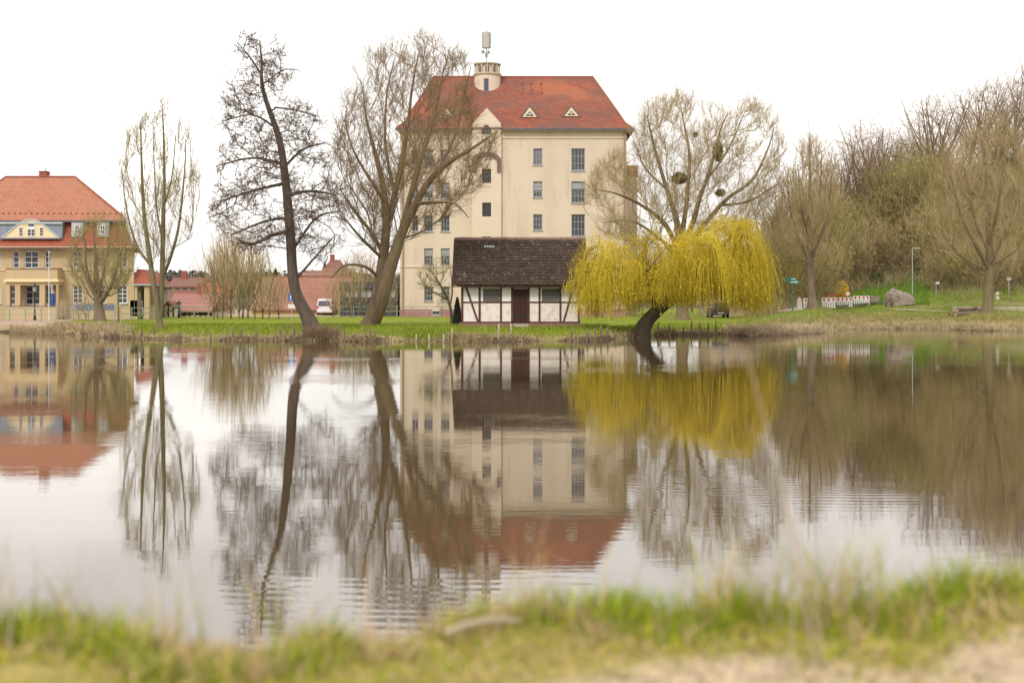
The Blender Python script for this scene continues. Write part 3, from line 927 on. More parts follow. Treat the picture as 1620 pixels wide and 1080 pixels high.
# -- the slim two stemmed tree right of the villa
b = ground_at(253, 521)
D1 = b.y
build_tree('slim_tree', 'slim bare tree with two upright stems on grass beside ochre villa', 'tree',
    [[(254, 522, .20), (251, 497, .20), (243, 450, .17), (236, 400, .16), (229, 350, .13), (225, 290, .10), (223, 220, .05), (222, 195, .03)],
     [(252, 500, .24), (255, 470, .19, .4), (257, 420, .17, .5), (258, 360, .15, .5), (260, 290, .11, .5), (259, 220, .07, .5), (257, 172, .03, .5)],
     [(257, 440, .11, .5), (272, 400, .10, -.5), (284, 350, .08, -1), (292, 270, .05, -1), (294, 220, .03, -1)], [(238, 420, .09), (215, 385, .07, .5), (200, 330, .05, .8), (193, 270, .03, 1)],
     [(257, 380, .08, .5), (248, 330, .06, 1.5), (244, 260, .04, 2), (242, 200, .02, 2)], [(259, 330, .07, .5), (272, 280, .05, 1.5), (278, 215, .03, 2)]],
    D1, [(257, 164), (235, 188), (215, 200), (195, 240), (180, 290), (183, 335), (200, 385), (230, 425), (262, 440), (292, 400), (310, 350), (318, 300), (308, 245), (290, 200)],
    330, 2.6, (M['bark_olive'], M['twig_olive']), bf=.18, wz=.55, angk=1.3, tip_r=.009, wob=.04, limbs=8, attach_from=.2,
    twig=dict(per=4, L=1.15, up=.4, spread=.34, r=.0095, seg=3, rmax=.026, side=1))

# -- the broad tree behind the weeping willow, with mistletoe
D4 = 122.0
poly4 = [(1065, 148), (1035, 160), (1015, 180), (1002, 215), (1000, 248), (968, 245), (938, 275), (930, 310), (938, 350), (960, 380), (1030, 395), (1100, 390), (1160, 372), (1205, 340), (1232, 300), (1242, 240), (1232, 205), (1205, 172), (1172, 158), (1150, 176), (1118, 165), (1095, 158)]
build_tree('broad_willow', 'broad bare tree carrying dark mistletoe balls right of the cream mill', 'tree',
    [[(1080, 492, .55), (1078, 440, .45), (1076, 385, .38), (1068, 340, .24), (1052, 290, .18), (1036, 235, .12), (1024, 185, .05)],
     [(1076, 390, .28), (1082, 350, .22, 1), (1088, 300, .18, 1.5), (1090, 240, .12, 2), (1078, 175, .05, 2.5)],
     [(1077, 395, .28), (1095, 355, .23, -1), (1108, 310, .19, -1.5), (1125, 262, .14, -1.5), (1140, 205, .08, -2), (1152, 178, .03, -2)],
     [(1078, 400, .27), (1110, 360, .22, 1), (1150, 315, .17, 2), (1190, 285, .12, 2.5), (1215, 235, .07, 3), (1225, 200, .03, 3)],
     [(1076, 400, .25), (1050, 352, .19, -1), (1010, 322, .13, -2), (970, 305, .08, -3), (940, 300, .03, -3)], [(1076, 405, .2), (1040, 375, .14, 1), (1000, 350, .09, 1), (955, 352, .04, 2)],
     [(1140, 325, .12, 2), (1185, 318, .09, -1), (1232, 290, .03, -2)], [(1118, 285, .11, -1.5), (1150, 240, .08, 1), (1175, 185, .04, 2)], [(1055, 300, .11), (1020, 265, .08, 2), (1004, 225, .04, 3)]],
    D4, poly4, 1700, 7.5, (M['bark_willow'], M['twig_tan']), bf=.16, wz=.8, angk=.8, tip_r=.0115, wob=.07, limbs=14, attach_from=.35,
    twig=dict(per=4, L=1.35, up=.28, spread=.45, r=.0115, seg=3, side=1, rmax=.03))
for px, py, rx, rz, lab in ((1136, 240, 9, 17, 'largest, egg shaped mistletoe ball high in the broad bare tree'), (1075, 282, 13, 10, 'round mistletoe ball hanging left of centre in the broad bare tree'),
                            (1140, 305, 8, 6, 'dark mistletoe ball sitting low in the fork of the broad bare tree'), (1100, 213, 4, 4, 'small mistletoe ball in the upper middle of the broad bare tree')):
    D = D4 - 2.5
    c = W(px, py, D)
    s = D / F
    n = int(900 * (rx * rz) / 150) + 120
    d = rng.normal(size=(n, 3)); d /= np.linalg.norm(d, axis=1)[:, None]
    P = d * (rng.uniform(.2, 1, n) ** .5)[:, None] * np.array([rx * s, rx * s, rz * s])
    V, Q = leaf_quads(P + np.array(c), .10)
    st = tubes(np.stack([np.tile(np.array(c)[None], (60, 1)), np.array(c) + P[:60]], 1), np.full((60, 2), .012), 3)
    a = Acc(); a.add(V, Q); a.add(*st)
    o = link_mesh('mistletoe', a.mesh('mistletoe'), M['mistletoe'])
    props(o, lab, 'mistletoe', 'mistletoe balls in the broad bare tree')

# -- the yellow weeping willow leaning over the pond
D5 = 92.5
def weeping():
    poly = [(906, 440), (914, 412), (930, 388), (948, 376), (970, 386), (990, 378), (1015, 374), (1035, 362), (1060, 368), (1085, 358), (1105, 342), (1125, 348), (1160, 343), (1185, 354), (1204, 372), (1213, 405), (1208, 440), (1160, 462), (1090, 462), (1000, 472), (935, 474)]
    pts = crown_points(poly, D5, 640, 5.2)
    root, A, DR, rad, kids, n0 = build_tree('weeping_willow', 'yellow weeping willow leaning over the water beside the timbered hut', 'tree',
        [[(1012, 532, .56), (1021, 512, .48), (1036, 495, .42), (1057, 478, .37), (1082, 462, .34), (1105, 440, .26), (1130, 405, .17), (1158, 372, .08)],
         [(1040, 490, .36), (1030, 462, .28, 0), (1005, 437, .18, .5), (968, 424, .10, 1), (935, 425, .03, 1)], [(1058, 476, .28), (1062, 440, .22, 1), (1060, 400, .15, 2), (1045, 378, .07, 2.5)],
         [(1086, 458, .22), (1130, 440, .16, 1.5), (1175, 405, .1, 2.5), (1200, 392, .05, 3)], [(1030, 470, .18, -1), (990, 460, .14, 1), (950, 430, .09, 2), (930, 415, .04, 2.5)],
         [(1075, 464, .2), (1090, 420, .14, 1), (1110, 385, .07, 2), (1118, 365, .03, 2)]],
        D5, poly, 0, 0, (M['bark_weeping'], M['withe']), pts=pts, z0=float(zt(W(1010, 532, D5).x, D5)) if False else .05, bf=.16, wz=.9, angk=.6, tip_r=.018, wob=.07, limbs=9, attach_from=.45,
        twig=dict(per=2, L=1.3, up=.45, spread=.55, r=.0095, seg=3, rmax=.05))
    off = np.array(tuple(BASE[root]))
    sel = np.nonzero((rad < .05) & (np.arange(len(A)) >= n0))[0]
    mothers = rng.choice(sel, 640)
    idx = mothers[rng.integers(0, 640, 4900)]
    n = len(idx)
    shade = rng.uniform(.62, 1.12, len(A))[idx] * rng.uniform(.85, 1.12, n)
    st = A[idx] + rng.normal(0, .20, (n, 3))
    px = 810 + F * st[:, 0] / st[:, 1]
    botpy = np.interp(px, [895, 905, 930, 965, 1000, 1040, 1080, 1110, 1150, 1185, 1205, 1220], [455, 494, 514, 512, 508, 500, 496, 500, 506, 510, 508, 482])
    lift = rng.exponential(11, len(A))[idx]
    botpy = botpy - lift - rng.exponential(10, n)
    bot = H + (HOR - botpy) * st[:, 1] / F
    ln = np.clip((st[:, 2] - bot), .6, 6.8) * rng.uniform(.88, 1.14, n)
    out = DR[idx].copy(); out[:, 2] = 0
    out = out * .6 + rng.normal(0, .22, (n, 3)); out[:, 2] = np.abs(out[:, 2]) * .6
    out[:, 0] += np.where(px < 950, .25, np.where(px > 1180, -.25, 0))
    K = 8
    P = np.zeros((n, K + 1, 3)); P[:, 0] = st
    v = out + np.array([0, 0, .35])
    drift = (rng.normal(0, .045, (len(A), 3))[idx] + rng.normal(0, .025, (n, 3))); drift[:, 2] = 0
    for i in range(1, K + 1):
        v = v * .68 + np.array([0, 0, -.36]) + drift + rng.normal(0, .03, (n, 3))
        u = v / np.linalg.norm(v, axis=1)[:, None]
        P[:, i] = P[:, i - 1] + u * (ln / K)[:, None]
    Rr = np.linspace(.014, .007, K + 1)[None].repeat(n, 0)
    V, Q = tubes(P, Rr, 3)
    WC = np.array((.62, .47, .035)); LC = np.array((.66, .56, .04))
    tn = np.repeat(WC * shade[:, None], (K + 1) * 3, 0)
    link_mesh('hanging_withes', np_mesh('hanging_withes', V - off, Q, attr=tn), M['reed'], root)['kind'] = 'stuff'
    k_ = rng.random((n, K - 1)) < .45
    B = P[:, 2:][k_]; sh = np.repeat(shade[:, None], K - 1, 1)[k_]
    B = np.concatenate([B, B + rng.normal(0, .06, B.shape)]); sh = np.concatenate([sh, sh])
    B[:, 2] += rng.uniform(-.25, .25, len(B))
    V, Q = leaf_quads(B, .045)
    link_mesh('leaves', np_mesh('leaves', V - off, Q, attr=np.repeat(LC * sh[:, None], 4, 0)), M['reed'], root)['kind'] = 'stuff'
weeping()

# -- pollard like tree before the villa
b = ground_at(158, 508)
D6 = b.y
build_tree('pollard_tree', 'short stout trunk with dense brown upright shoots before the ochre villa', 'tree',
    [[(158, 509, .42), (157, 490, .38), (155, 470, .34), (152, 430, .2), (150, 390, .09), (148, 360, .03)],
     [(156, 480, .26), (166, 468, .2, -.5), (180, 440, .13, -.8), (190, 400, .06, -1)], [(156, 475, .22), (142, 450, .16, .5), (128, 415, .09, 1), (120, 390, .04, 1)], [(155, 465, .16), (165, 430, .12, 1), (172, 385, .06, 1.5)],
     [(156, 470, .16), (138, 430, .1, -1), (135, 380, .05, -1.5)]],
    D6, [(155, 345), (130, 360), (112, 390), (106, 425), (118, 455), (145, 470), (178, 472), (204, 445), (217, 400), (205, 362), (180, 348)],
    480, 3.6, (M['bark_brown'], M['twig_olive']), bf=.15, wz=.6, angk=1.2, tip_r=.012, wob=.04, limbs=8, attach_from=.15,
    twig=dict(per=3, L=1.1, up=.3, spread=.4, r=.0105, seg=3, rmax=.028, side=1))

# -- two trees on the right hand bank
b = ground_at(1286, 489)
build_tree('straight_tree', 'straight trunked bare tree standing behind the red and white barriers', 'tree',
    [[(1286, 490, .42), (1283, 450, .33), (1281, 400, .27), (1280, 350, .2), (1281, 290, .12), (1281, 215, .03)],
     [(1282, 420, .14), (1265, 380, .11, .8), (1250, 330, .08, 1), (1245, 280, .03, 1)], [(1282, 410, .14), (1300, 370, .11, -1), (1312, 320, .07, -1.5), (1316, 270, .03, -2)], [(1281, 380, .12), (1268, 330, .08, -1.5), (1262, 260, .03, -2)], [(1281, 370, .12), (1296, 310, .08, 1.5), (1300, 240, .03, 2)]],
    b.y, [(1281, 200), (1262, 235), (1240, 290), (1222, 345), (1216, 380), (1245, 415), (1275, 428), (1292, 425), (1318, 385), (1330, 330), (1316, 265), (1300, 218)],
    850, 4.0, (M['bark_brown'], M['twig_tan']), bf=.16, wz=.6, angk=1.2, tip_r=.0125, wob=.04, limbs=8, attach_from=.3,
    twig=dict(per=3, L=1.3, up=.4, spread=.35, r=.0115, seg=3, rmax=.03, side=1))
b = ground_at(1563, 497)
build_tree('bank_tree', 'big bare pale-branched tree next to the log pile on the right bank', 'tree',
    [[(1562, 499, .50), (1564, 460, .4), (1566, 420, .34), (1564, 370, .26), (1560, 300, .16), (1557, 225, .05)],
     [(1566, 430, .2), (1545, 390, .16, -1), (1520, 340, .11, -1.5), (1505, 280, .05, -2)], [(1566, 415, .2), (1590, 370, .15, 1), (1612, 310, .09, 1.5), (1622, 260, .04, 2)], [(1565, 400, .16), (1540, 340, .12, 1.5), (1525, 260, .05, 2)],
     [(1564, 390, .16), (1580, 320, .11, -2), (1588, 240, .05, -2.5)], [(1566, 440, .14), (1530, 415, .11, 1), (1490, 370, .06, 2)]],
    b.y, [(1560, 185), (1520, 210), (1490, 255), (1468, 310), (1466, 365), (1510, 405), (1558, 430), (1605, 410), (1648, 360), (1652, 300), (1625, 230), (1590, 195)],
    850, 5.0, (M['bark_olive'], M['twig_tan']), bf=.16, wz=.7, angk=1.1, tip_r=.012, wob=.04, limbs=9, attach_from=.25,
    twig=dict(per=3, L=1.25, up=.35, spread=.38, r=.011, seg=3, rmax=.03, side=1))

# ------------------------------------------------------------------ kinds of tree that are copied (wood, backdrop)
def local_tree(name, label, height, width, npts, mats, twig, trunk_r, fork=.3, up=.8, group=None, base_frac=.25, nst=3):
    root = thing(name, label, 'tree', (0, 0, 0), group)
    lean = rng.normal(0, .06, 2)
    st = [(np.array([(0, 0, -.3), (lean[0] * 2, lean[1] * 2, height * .25), (lean[0] * height * .5 + .2, lean[1] * height * .5, height * .55), (lean[0] * height, lean[1] * height, height * .74)]), np.array([trunk_r, trunk_r * .75, trunk_r * .42, .03]))]
    for k in range(nst):
        a = 2 * math.pi * k / nst + rng.uniform(-.5, .5)
        h0 = height * rng.uniform(fork * .8, fork * 1.5)
        rr = width * .42
        b0 = np.array([lean[0] * h0, lean[1] * h0, h0])
        st.append((np.array([b0, b0 + np.array([math.cos(a) * rr * .45, math.sin(a) * rr * .45, height * .2]), b0 + np.array([math.cos(a) * rr * .9, math.sin(a) * rr * .9, height * .5])]), np.array([trunk_r * .5, trunk_r * .32, .03])))
    n = npts
    P = np.zeros((0, 3))
    while len(P) < n:
        c = rng.uniform(-1, 1, (n * 2, 3))
        c = c[(c ** 2).sum(1) < 1]
        P = np.concatenate([P, c])
    P = P[:n]
    t = (P[:, 2] + 1) / 2
    z = height * (base_frac + (1 - base_frac) * t)
    wid = width / 2 * (1.0 + .15 * np.sin(np.arctan2(P[:, 1], P[:, 0]) * 3 + z))
    P = np.stack([P[:, 0] * wid + lean[0] * z, P[:, 1] * wid + lean[1] * z, z], 1)
    A, DR, PAR, rad, ST, kids, n0 = grow(st, P, bf=.16, wz=up, angk=1.0, tip_r=.016, wob=.06, attach_from=.2, step=1.0)
    A = smooth_nodes(A, PAR, n0)
    tree_meshes(root, A, DR, PAR, rad, ST, kids, n0, mats, twig, 5)
    return root

WOOD = 'trees of the wooded hillside'
tw = lambda **k: dict(dict(per=3, L=1.2, up=.35, spread=.45, r=.0135, seg=2, rmax=.04), **k)
protos = [
    (local_tree('bare_tree', 'bare grey-brown tree with a spreading crown on the wooded hillside', 14, 10, 300, (M['bark_brown'], M['twig_brown']), tw(up=.12, spread=.6, per=2), .28, up=.95, group=WOOD, base_frac=.28, nst=5), 9),
    (local_tree('bare_tree', 'bare grey-brown tree with a spreading crown on the wooded hillside', 15, 8.5, 300, (M['bark_brown'], M['twig_brown']), tw(up=.2, spread=.5, per=2), .25, up=.85, group=WOOD, base_frac=.28, nst=5), 8),
    (local_tree('slender_tree', 'slender bare tan tree with upright branches on the wooded hillside', 13, 5, 330, (M['bark_olive'], M['twig_tan']), tw(up=.45, spread=.35, per=2), .17, up=.6, group=WOOD), 7),
    (local_tree('budding_tree', 'tree with olive-green opening buds on the wooded hillside', 10, 7, 380, (M['bark_olive'], M['twig_olive'], M['bud_green']), tw(buds=.55, bud_size=.085), .2, group=WOOD, base_frac=.12), 8),
    (local_tree('budding_tree', 'small tree with yellow-green opening leaves on the wooded hillside', 7, 6, 300, (M['bark_olive'], M['twig_olive'], M['bud_yellow']), tw(buds=.6, bud_size=.085), .15, group=WOOD, base_frac=.1), 4),
    (local_tree('undergrowth_tree', 'low bushy brown tree of the undergrowth on the wooded hillside', 6, 6, 300, (M['bark_brown'], M['twig_tan'], M['bud_green']), tw(L=1.0, buds=.3, bud_size=.09), .13, fork=.12, group=WOOD, base_frac=.04, nst=5), 14),
]
used = set()
def place_copy(proto, p, s, rz, label=None, group=None):
    o = proto if proto not in used else copy_tree(proto)
    used.add(proto)
    o.location = p
    o.rotation_euler = (rng.normal(0, .04), rng.normal(0, .04), rz)
    o.scale = (s, s, s * rng.uniform(.9, 1.1))
    if label: o['label'] = label
    if group: o['group'] = group
    return o

def wood():
    spots = []
    def put(kind, px, D, s):
        x = (px - 810) * D / F
        z = float(zt(x, D))
        lead = ('bare spreading tree', 'bare ascending tree', 'slender upright tree', 'olive budding tree', 'small yellow-green tree', 'low bushy brown tree')[kind]
        d = D - float(shoreD(px))
        band = 'on the crest of the wooded hill' if d > 56 else 'high on the wooded hillside' if d > 48 else 'halfway up the wooded hillside' if d > 36 else 'at the foot of the wooded hill'
        if px < 1220: band = 'in the low wood'
        mark = ('behind the yellow willow' if px < 1215 else 'right of the yellow willow' if px < 1245 else 'behind the green signpost' if px < 1272 else 'behind the straight tree' if px < 1300 else 'above the barriers' if px < 1345 else 'above the stone block' if px < 1392
                else 'above the boulder' if px < 1430 else 'above the street light' if px < 1465 else 'left of the bank tree' if px < 1510 else 'behind the log pile' if px < 1545 else 'behind the bank tree' if px < 1590 else 'at the right edge' if px < 1630 else 'beyond the right edge')
        place_copy(protos[kind][0], (x, D, z - .1), s, rng.uniform(0, 6.3), lead + ' ' + band + ' ' + mark)
    # skyline trees along the crest
    for px, dd, kind, s in ((1235, 58, 2, .85), (1262, 60, 2, .75), (1318, 62, 2, .85), (1332, 58, 0, .8), (1345, 66, 1, .95), (1358, 56, 1, .9), (1388, 57, 0, .95), (1412, 56, 1, .95), (1438, 56, 0, .95), (1372, 62, 2, 1.0), (1398, 66, 0, .95), (1425, 64, 1, .95), (1452, 66, 0, 1.05), (1478, 60, 0, 1.05),
                            (1500, 66, 1, 1.0), (1525, 66, 0, 1.05), (1550, 70, 1, 1.1), (1578, 66, 0, 1.05), (1605, 64, 1, 1.2), (1632, 66, 0, 1.2), (1660, 66, 1, 1.2), (1695, 66, 0, 1.2), (1738, 70, 0, 1.2), (1780, 66, 1, 1.2)):
        put(kind, px + rng.uniform(-6, 6), float(shoreD(px)) + dd, s * rng.uniform(.8, .95))
    # body of the wood
    for row, (dd, step, kinds) in enumerate(((54, 24, (3, 5, 1, 0)), (49, 22, (5, 5, 3, 1)), (44, 21, (3, 5, 4, 5)), (39, 21, (5, 3, 5, 2)), (33, 21, (5, 5, 3, 4)), (28, 22, (5, 4, 5, 5)))):
        px = 1215.0 + row * 7
        while px < 1700:
            D = float(shoreD(px)) + dd + rng.uniform(-3, 3)
            ok = not (dd < 34 and 1310 < px < 1470)
            if ok:
                k = kinds[rng.integers(len(kinds))]
                put(k, px, D, rng.uniform(.75, 1.1) * (.8 if dd < 35 else 1))
            px += step * rng.uniform(.7, 1.35)
    # low wood behind the willow and right of the mill
    for px, D, k, s in ((1010, 190, 2, .8), (1040, 200, 0, .7), (1095, 195, 3, .8), (1130, 185, 0, .75), (1160, 180, 3, .8), (1185, 172, 1, .8), (1205, 168, 5, 1.1), (1150, 168, 5, 1.1), (1225, 165, 5, 1.1), (1200, 190, 1, .9), (1170, 200, 2, .9)):
        put(k, px, D, s)
rng = np.random.default_rng(23)
wood()

# ------------------------------------------------------------------ the cream mill
def facade(root, name, m, x0, x1, z0, z1, y, holes, depth=.22):
    """one wall face with its window openings cut out, and the reveals of the openings"""
    xs = sorted({x0, x1, *[h[0] for h in holes], *[h[1] for h in holes]})
    zs = sorted({z0, z1, *[h[2] for h in holes], *[h[3] for h in holes]})
    mb = MB()
    for i in range(len(xs) - 1):
        for j in range(len(zs) - 1):
            cx, cz = (xs[i] + xs[i + 1]) / 2, (zs[j] + zs[j + 1]) / 2
            if any(h[0] < cx < h[1] and h[2] < cz < h[3] for h in holes): continue
            mb.add([(xs[i], y, zs[j]), (xs[i + 1], y, zs[j]), (xs[i + 1], y, zs[j + 1]), (xs[i], y, zs[j + 1])], [(0, 1, 2, 3)])
    for a, b_, c, d in holes:
        e = y + depth
        mb.add([(a, y, c), (b_, y, c), (b_, y, d), (a, y, d), (a, e, c), (b_, e, c), (b_, e, d), (a, e, d)], [(0, 4, 5, 1), (1, 5, 6, 2), (2, 6, 7, 3), (3, 7, 4, 0)])
    return mb.build(name, m, root)

def window(root, x0, x1, z0, z1, y, nx, zf, fm, sillm=None, glass='glass', blind=0, fw=.07, bw=.04, inset=.14):
    mb = MB()
    ya, yb = y + inset, y + inset + .06
    mb.box(x0, x0 + fw, ya, yb, z0, z1); mb.box(x1 - fw, x1, ya, yb, z0, z1)
    mb.box(x0 + fw, x1 - fw, ya, yb, z0, z0 + fw); mb.box(x0 + fw, x1 - fw, ya, yb, z1 - fw, z1)
    for i in range(1, nx):
        c = x0 + (x1 - x0) * i / nx
        mb.box(c - bw / 2, c + bw / 2, ya + .005, yb - .005, z0 + fw, z1 - fw)
    for f in zf:
        c = z0 + (z1 - z0) * f
        mb.box(x0 + fw, x1 - fw, ya + .012, yb - .012, c - bw / 2, c + bw / 2)
    wd = mb.build('window', M[fm], root)
    MB().box(x0 + .01, x1 - .01, yb + .004, yb + .03, z0 + .01, z1 - .01).build('pane', M[glass], wd)
    if blind:
        MB().box(x0 + fw, x1 - fw, yb - .008, yb + .003, z1 - (z1 - z0) * blind, z1 - fw).build('blind', M['blind'], wd)
    if sillm:
        MB().box(x0 - .06, x1 + .06, y - .09, y + inset - .004, z0 - .12, z0 - .004).build('sill', M[sillm], wd)
    return wd

def hip_ring(x0, x1, y0, y1, z):
    return [(x0, y0, z), (x1, y0, z), (x1, y1, z), (x0, y1, z)]

def hip_roof(root, name, m, rings, ridge):
    """rings from the eave upwards (4 corners each), then a ridge line of two points"""
    mb = MB()
    v = [p for r in rings for p in r] + list(ridge)
    f = []
    n = len(rings)
    for k in range(n - 1):
        for i in range(4):
            f.append((k * 4 + i, k * 4 + (i + 1) % 4, k * 4 + 4 + (i + 1) % 4, k * 4 + 4 + i))
    a = (n - 1) * 4
    A_, B_ = n * 4, n * 4 + 1
    f += [(a, a + 1, B_, A_), (a + 1, a + 2, B_), (a + 2, a + 3, A_, B_), (a + 3, a, A_)]
    f.append((3, 2, 1, 0))
    return mb.add(v, f).build(name, m, root)

def mill():
    D = 148.0
    X = lambda px: (px - 810) * D / F
    Z = lambda py: H + (HOR - py) * D / F
    xl, xr, zb, ze = X(633), X(991), .3, Z(206)
    back = D + 17
    root = thing('mill_building', 'tall cream mill with steep red hipped roof and round roof turret', 'building', ((xl + xr) / 2, D, .7))
    cols = []
    wins = []
    def add(px0, px1, py0, py1, nx, zf, fm='grey_frame', glass='glass', blind=0):
        h = (X(px0), X(px1), Z(py1), Z(py0)); cols.append(h); wins.append((h, nx, zf, fm, glass, blind))
    for py0, py1, g, bl in ((235, 261, 'glass_blue', 0), (287, 312, 'glass', .55), (339, 364, 'glass', 0), (393, 419, 'glass', .5), (453, 477, 'glass', 0)):
        add(843.5, 858, py0, py1, 3, (.35, .7), 'grey_frame', g, bl)
    for py0, py1, bl in ((235, 270, 0), (287, 321, .35), (339, 374, .0), (393, 425, 0), (447, 478, .3)):
        add(904, 925.5, py0, py1, 4, (.33, .66), 'grey_frame', 'glass', bl)
    for px0, px1 in ((671, 685), (697.5, 711.5)):
        for py0, py1, bl in ((237, 263, .4), (289, 314, .55), (340.5, 366, 0), (393, 419, .45), (453, 476, 0)):
            add(px0, px1, py0, py1, 3, (.35, .7), 'grey_frame', 'glass', bl)
    for px0 in (652,):
        for py0, py1 in ((237, 263), (289, 314), (340.5, 366)):
            add(px0, px0 + 10, py0, py1, 2, (.35, .7))
    for c in (690, 735, 960):
        add(c - 6, c + 6, 492, 498, 2, ())
    bx0, bx1 = X(747), X(793)
    facade(root, 'wall', M['cream'], xl, xr, zb, ze, D, cols)
    bw = MB()
    bw.box(xl, xl + .3, D + .002, back, zb, ze - .01); bw.box(xr - .3, xr, D + .002, back, zb, ze - .01); bw.box(xl + .3, xr - .3, back - .3, back, zb, ze - .01)
    bw.build('wall', M['cream'], root)
    for h, nx, zf, fm, g, bl in wins:
        window(root, *h, D, nx, zf, fm, 'sill', g, bl, fw=.09, bw=.055)
    # bay with the stair, standing a little proud, and its gable above the eave
    bh = []
    for py0, py1 in ((268, 290), (321, 343), (374.5, 397), (428, 450)):
        bh.append((X(763), X(777), Z(py1), Z(py0)))
    yb = D - .38
    facade(root, 'stair_bay', M['cream_bay'], bx0, bx1, zb, Z(212), yb, bh)
    sb = MB().box(bx0, bx0 + .05, yb + .003, D, zb, Z(212)).box(bx1 - .05, bx1, yb + .003, D, zb, Z(212))
    sb.build('stair_bay', M['cream_bay'], root)
    for h in bh:
        window(root, *h, yb, 3, (.35, .7), 'dark_frame', None, 'glass', 0, fw=.12, bw=.06)
    gz, gs, ga = Z(212), Z(196.5), Z(171.5)
    g = MB().prism([(bx0, gz), (bx1, gz), (bx1, gs), (X(770), ga), (bx0, gs)], yb, D + .3)
    gb = g.build('gable', M['cream_bay'], root)
    xm = X(770)
    ra = MB()
    for s_, xe in ((1, bx1 - .02), (-1, bx0 + .02)):
        ra.add([(xm, yb + .25, ga - .06), (xe + s_ * .1, yb + .25, gs - .12), (xe + s_ * .1, D + 6, gs - .12), (xm, D + 6, ga - .06)], [(0, 1, 2, 3) if s_ < 0 else (3, 2, 1, 0)])
    ra.build('gable_roof', M['mill_roof'], root)
    # pointed window in the gable
    pw = [(X(762), Z(213)), (X(777), Z(213)), (X(777), Z(205)), (X(774), Z(201)), (X(769.5), Z(197.5)), (X(765), Z(201)), (X(762), Z(205))]
    wd = MB().prism(pw, yb - .03, yb + .02).build('window', M['dark_frame'], root)
    c = [((a - X(769.5)) * .78 + X(769.5), (z - Z(205)) * .8 + Z(205)) for a, z in pw]
    MB().prism(c, yb - .04, yb - .031).build('pane', M['glass'], wd)
    # brown hood moulding round the upper bay window
    outer, inner = [], []
    n = 14
    for i in range(n + 1):
        t = math.pi * (1 - i / n)
        outer.append((X(770 + 23 * math.cos(t)), Z(256 - 15 * math.sin(t))))
        inner.append((X(770 + 16.5 * math.cos(t)), Z(258 - 10.5 * math.sin(t))))
    op = [(X(747), Z(273))] + outer + [(X(793), Z(273))]
    ip = [(X(753.5), Z(273))] + inner + [(X(786.5), Z(273))]
    mb = MB()
    k = len(op)
    y0, y1 = yb - .16, yb - .004
    mb.add([(x, y0, z) for x, z in op] + [(x, y0, z) for x, z in ip] + [(x, y1, z) for x, z in op] + [(x, y1, z) for x, z in ip],
           [(i, i + 1, k + i + 1, k + i) for i in range(k - 1)] + [(i, 2 * k + i, 2 * k + i + 1, i + 1) for i in range(k - 1)] + [(k + i, k + i + 1, 3 * k + i + 1, 3 * k + i) for i in range(k - 1)] + [(0, k, 3 * k, 2 * k), (k - 1, 2 * k + k - 1, 4 * k - 1, 2 * k - 1)])
    mb.build('hood_moulding', M['band'], root)
    # bands, plinth, downpipes
    MB().box(xl - .02, bx0, D - .10, D, Z(219), Z(216.5)).box(bx1, xr + .02, D - .10, D, Z(219), Z(216.5)).build('string_course', M['cream_bay'], root)
    MB().box(xl - .02, bx0, D - .08, D, Z(423), Z(421)).box(bx1, xr + .02, D - .08, D, Z(423), Z(421)).build('string_course', M['cream_bay'], root)
    MB().box(xl - .05, X(683), D - .07, D, zb, Z(489)).box(X(697), bx0, D - .07, D, zb, Z(489)).box(bx1, xr + .05, D - .07, D, zb, Z(489)).box(bx0 - .02, bx1 + .02, yb - .06, yb - .002, zb, Z(489)).build('plinth', M['plinth'], root)
    for px in (637.5, 988):
        MB().cyl((X(px), D - .14, zb), (X(px), D - .14, ze), .085, n=8).build('downpipe', M['pipe'], root)
    # roof: bell cast eave, hips, ridge
    ex0, ex1 = X(627), X(1000.5)
    z1 = Z(204)
    zr = H + (HOR - 122) * (D + 8.5) / F
    rx0, rx1 = (686 - 810) * (D + 8.5) / F, (938 - 810) * (D + 8.5) / F
    r0 = hip_ring(ex0, ex1, D - .55, back + .5, z1)
    r1 = hip_ring(ex0 + .75, ex1 - .75, D + .5, back - .6, z1 + .72)
    r2 = hip_ring(ex0 + 1.35, ex1 - 1.35, D + 1.8, back - 1.9, z1 + 1.95)
    hip_roof(root, 'roof', M['mill_roof'], [r0, r1, r2], [(rx0, D + 8.5, zr), (rx1, D + 8.5, zr)])
    MB().cyl((rx0, D + 8.5, zr), (rx1, D + 8.5, zr), .13, n=6).build('ridge_cap', M['ridge'], root)
    for c0, rr in ((r0[1], rx1), (r0[0], rx0)):
        pass
    for i, rx in ((1, rx1), (0, rx0)):
        mb = MB(); mb.cyl(r0[i], r1[i], .1, n=6).cyl(r1[i], r2[i], .1, n=6).cyl(r2[i], (rx, D + 8.5, zr), .1, n=6)
        mb.build('hip_cap', M['ridge'], root)
    MB().box(ex0 - .05, bx0 - .1, D - .72, D - .5, z1 - .2, z1 - .01).box(bx1 + .1, ex1 + .05, D - .72, D - .5, z1 - .2, z1 - .01).box(ex1 - .02, ex1 + .2, D - .495, back + .4, z1 - .2, z1 - .01).build('gutter', M['gutter'], root)
    MB().box(ex0 + .1, bx0 - .1, D - .495, D - .003, z1 - .3, z1 - .21).box(bx1 + .1, ex1 - .1, D - .495, D - .003, z1 - .3, z1 - .21).build('soffit', M['cream_bay'], root)
    def roof_y(z):      # front slope
        return np.interp(z, [z1, z1 + .72, z1 + 1.95, zr], [D - .55, D + .5, D + 1.8, D + 8.5])
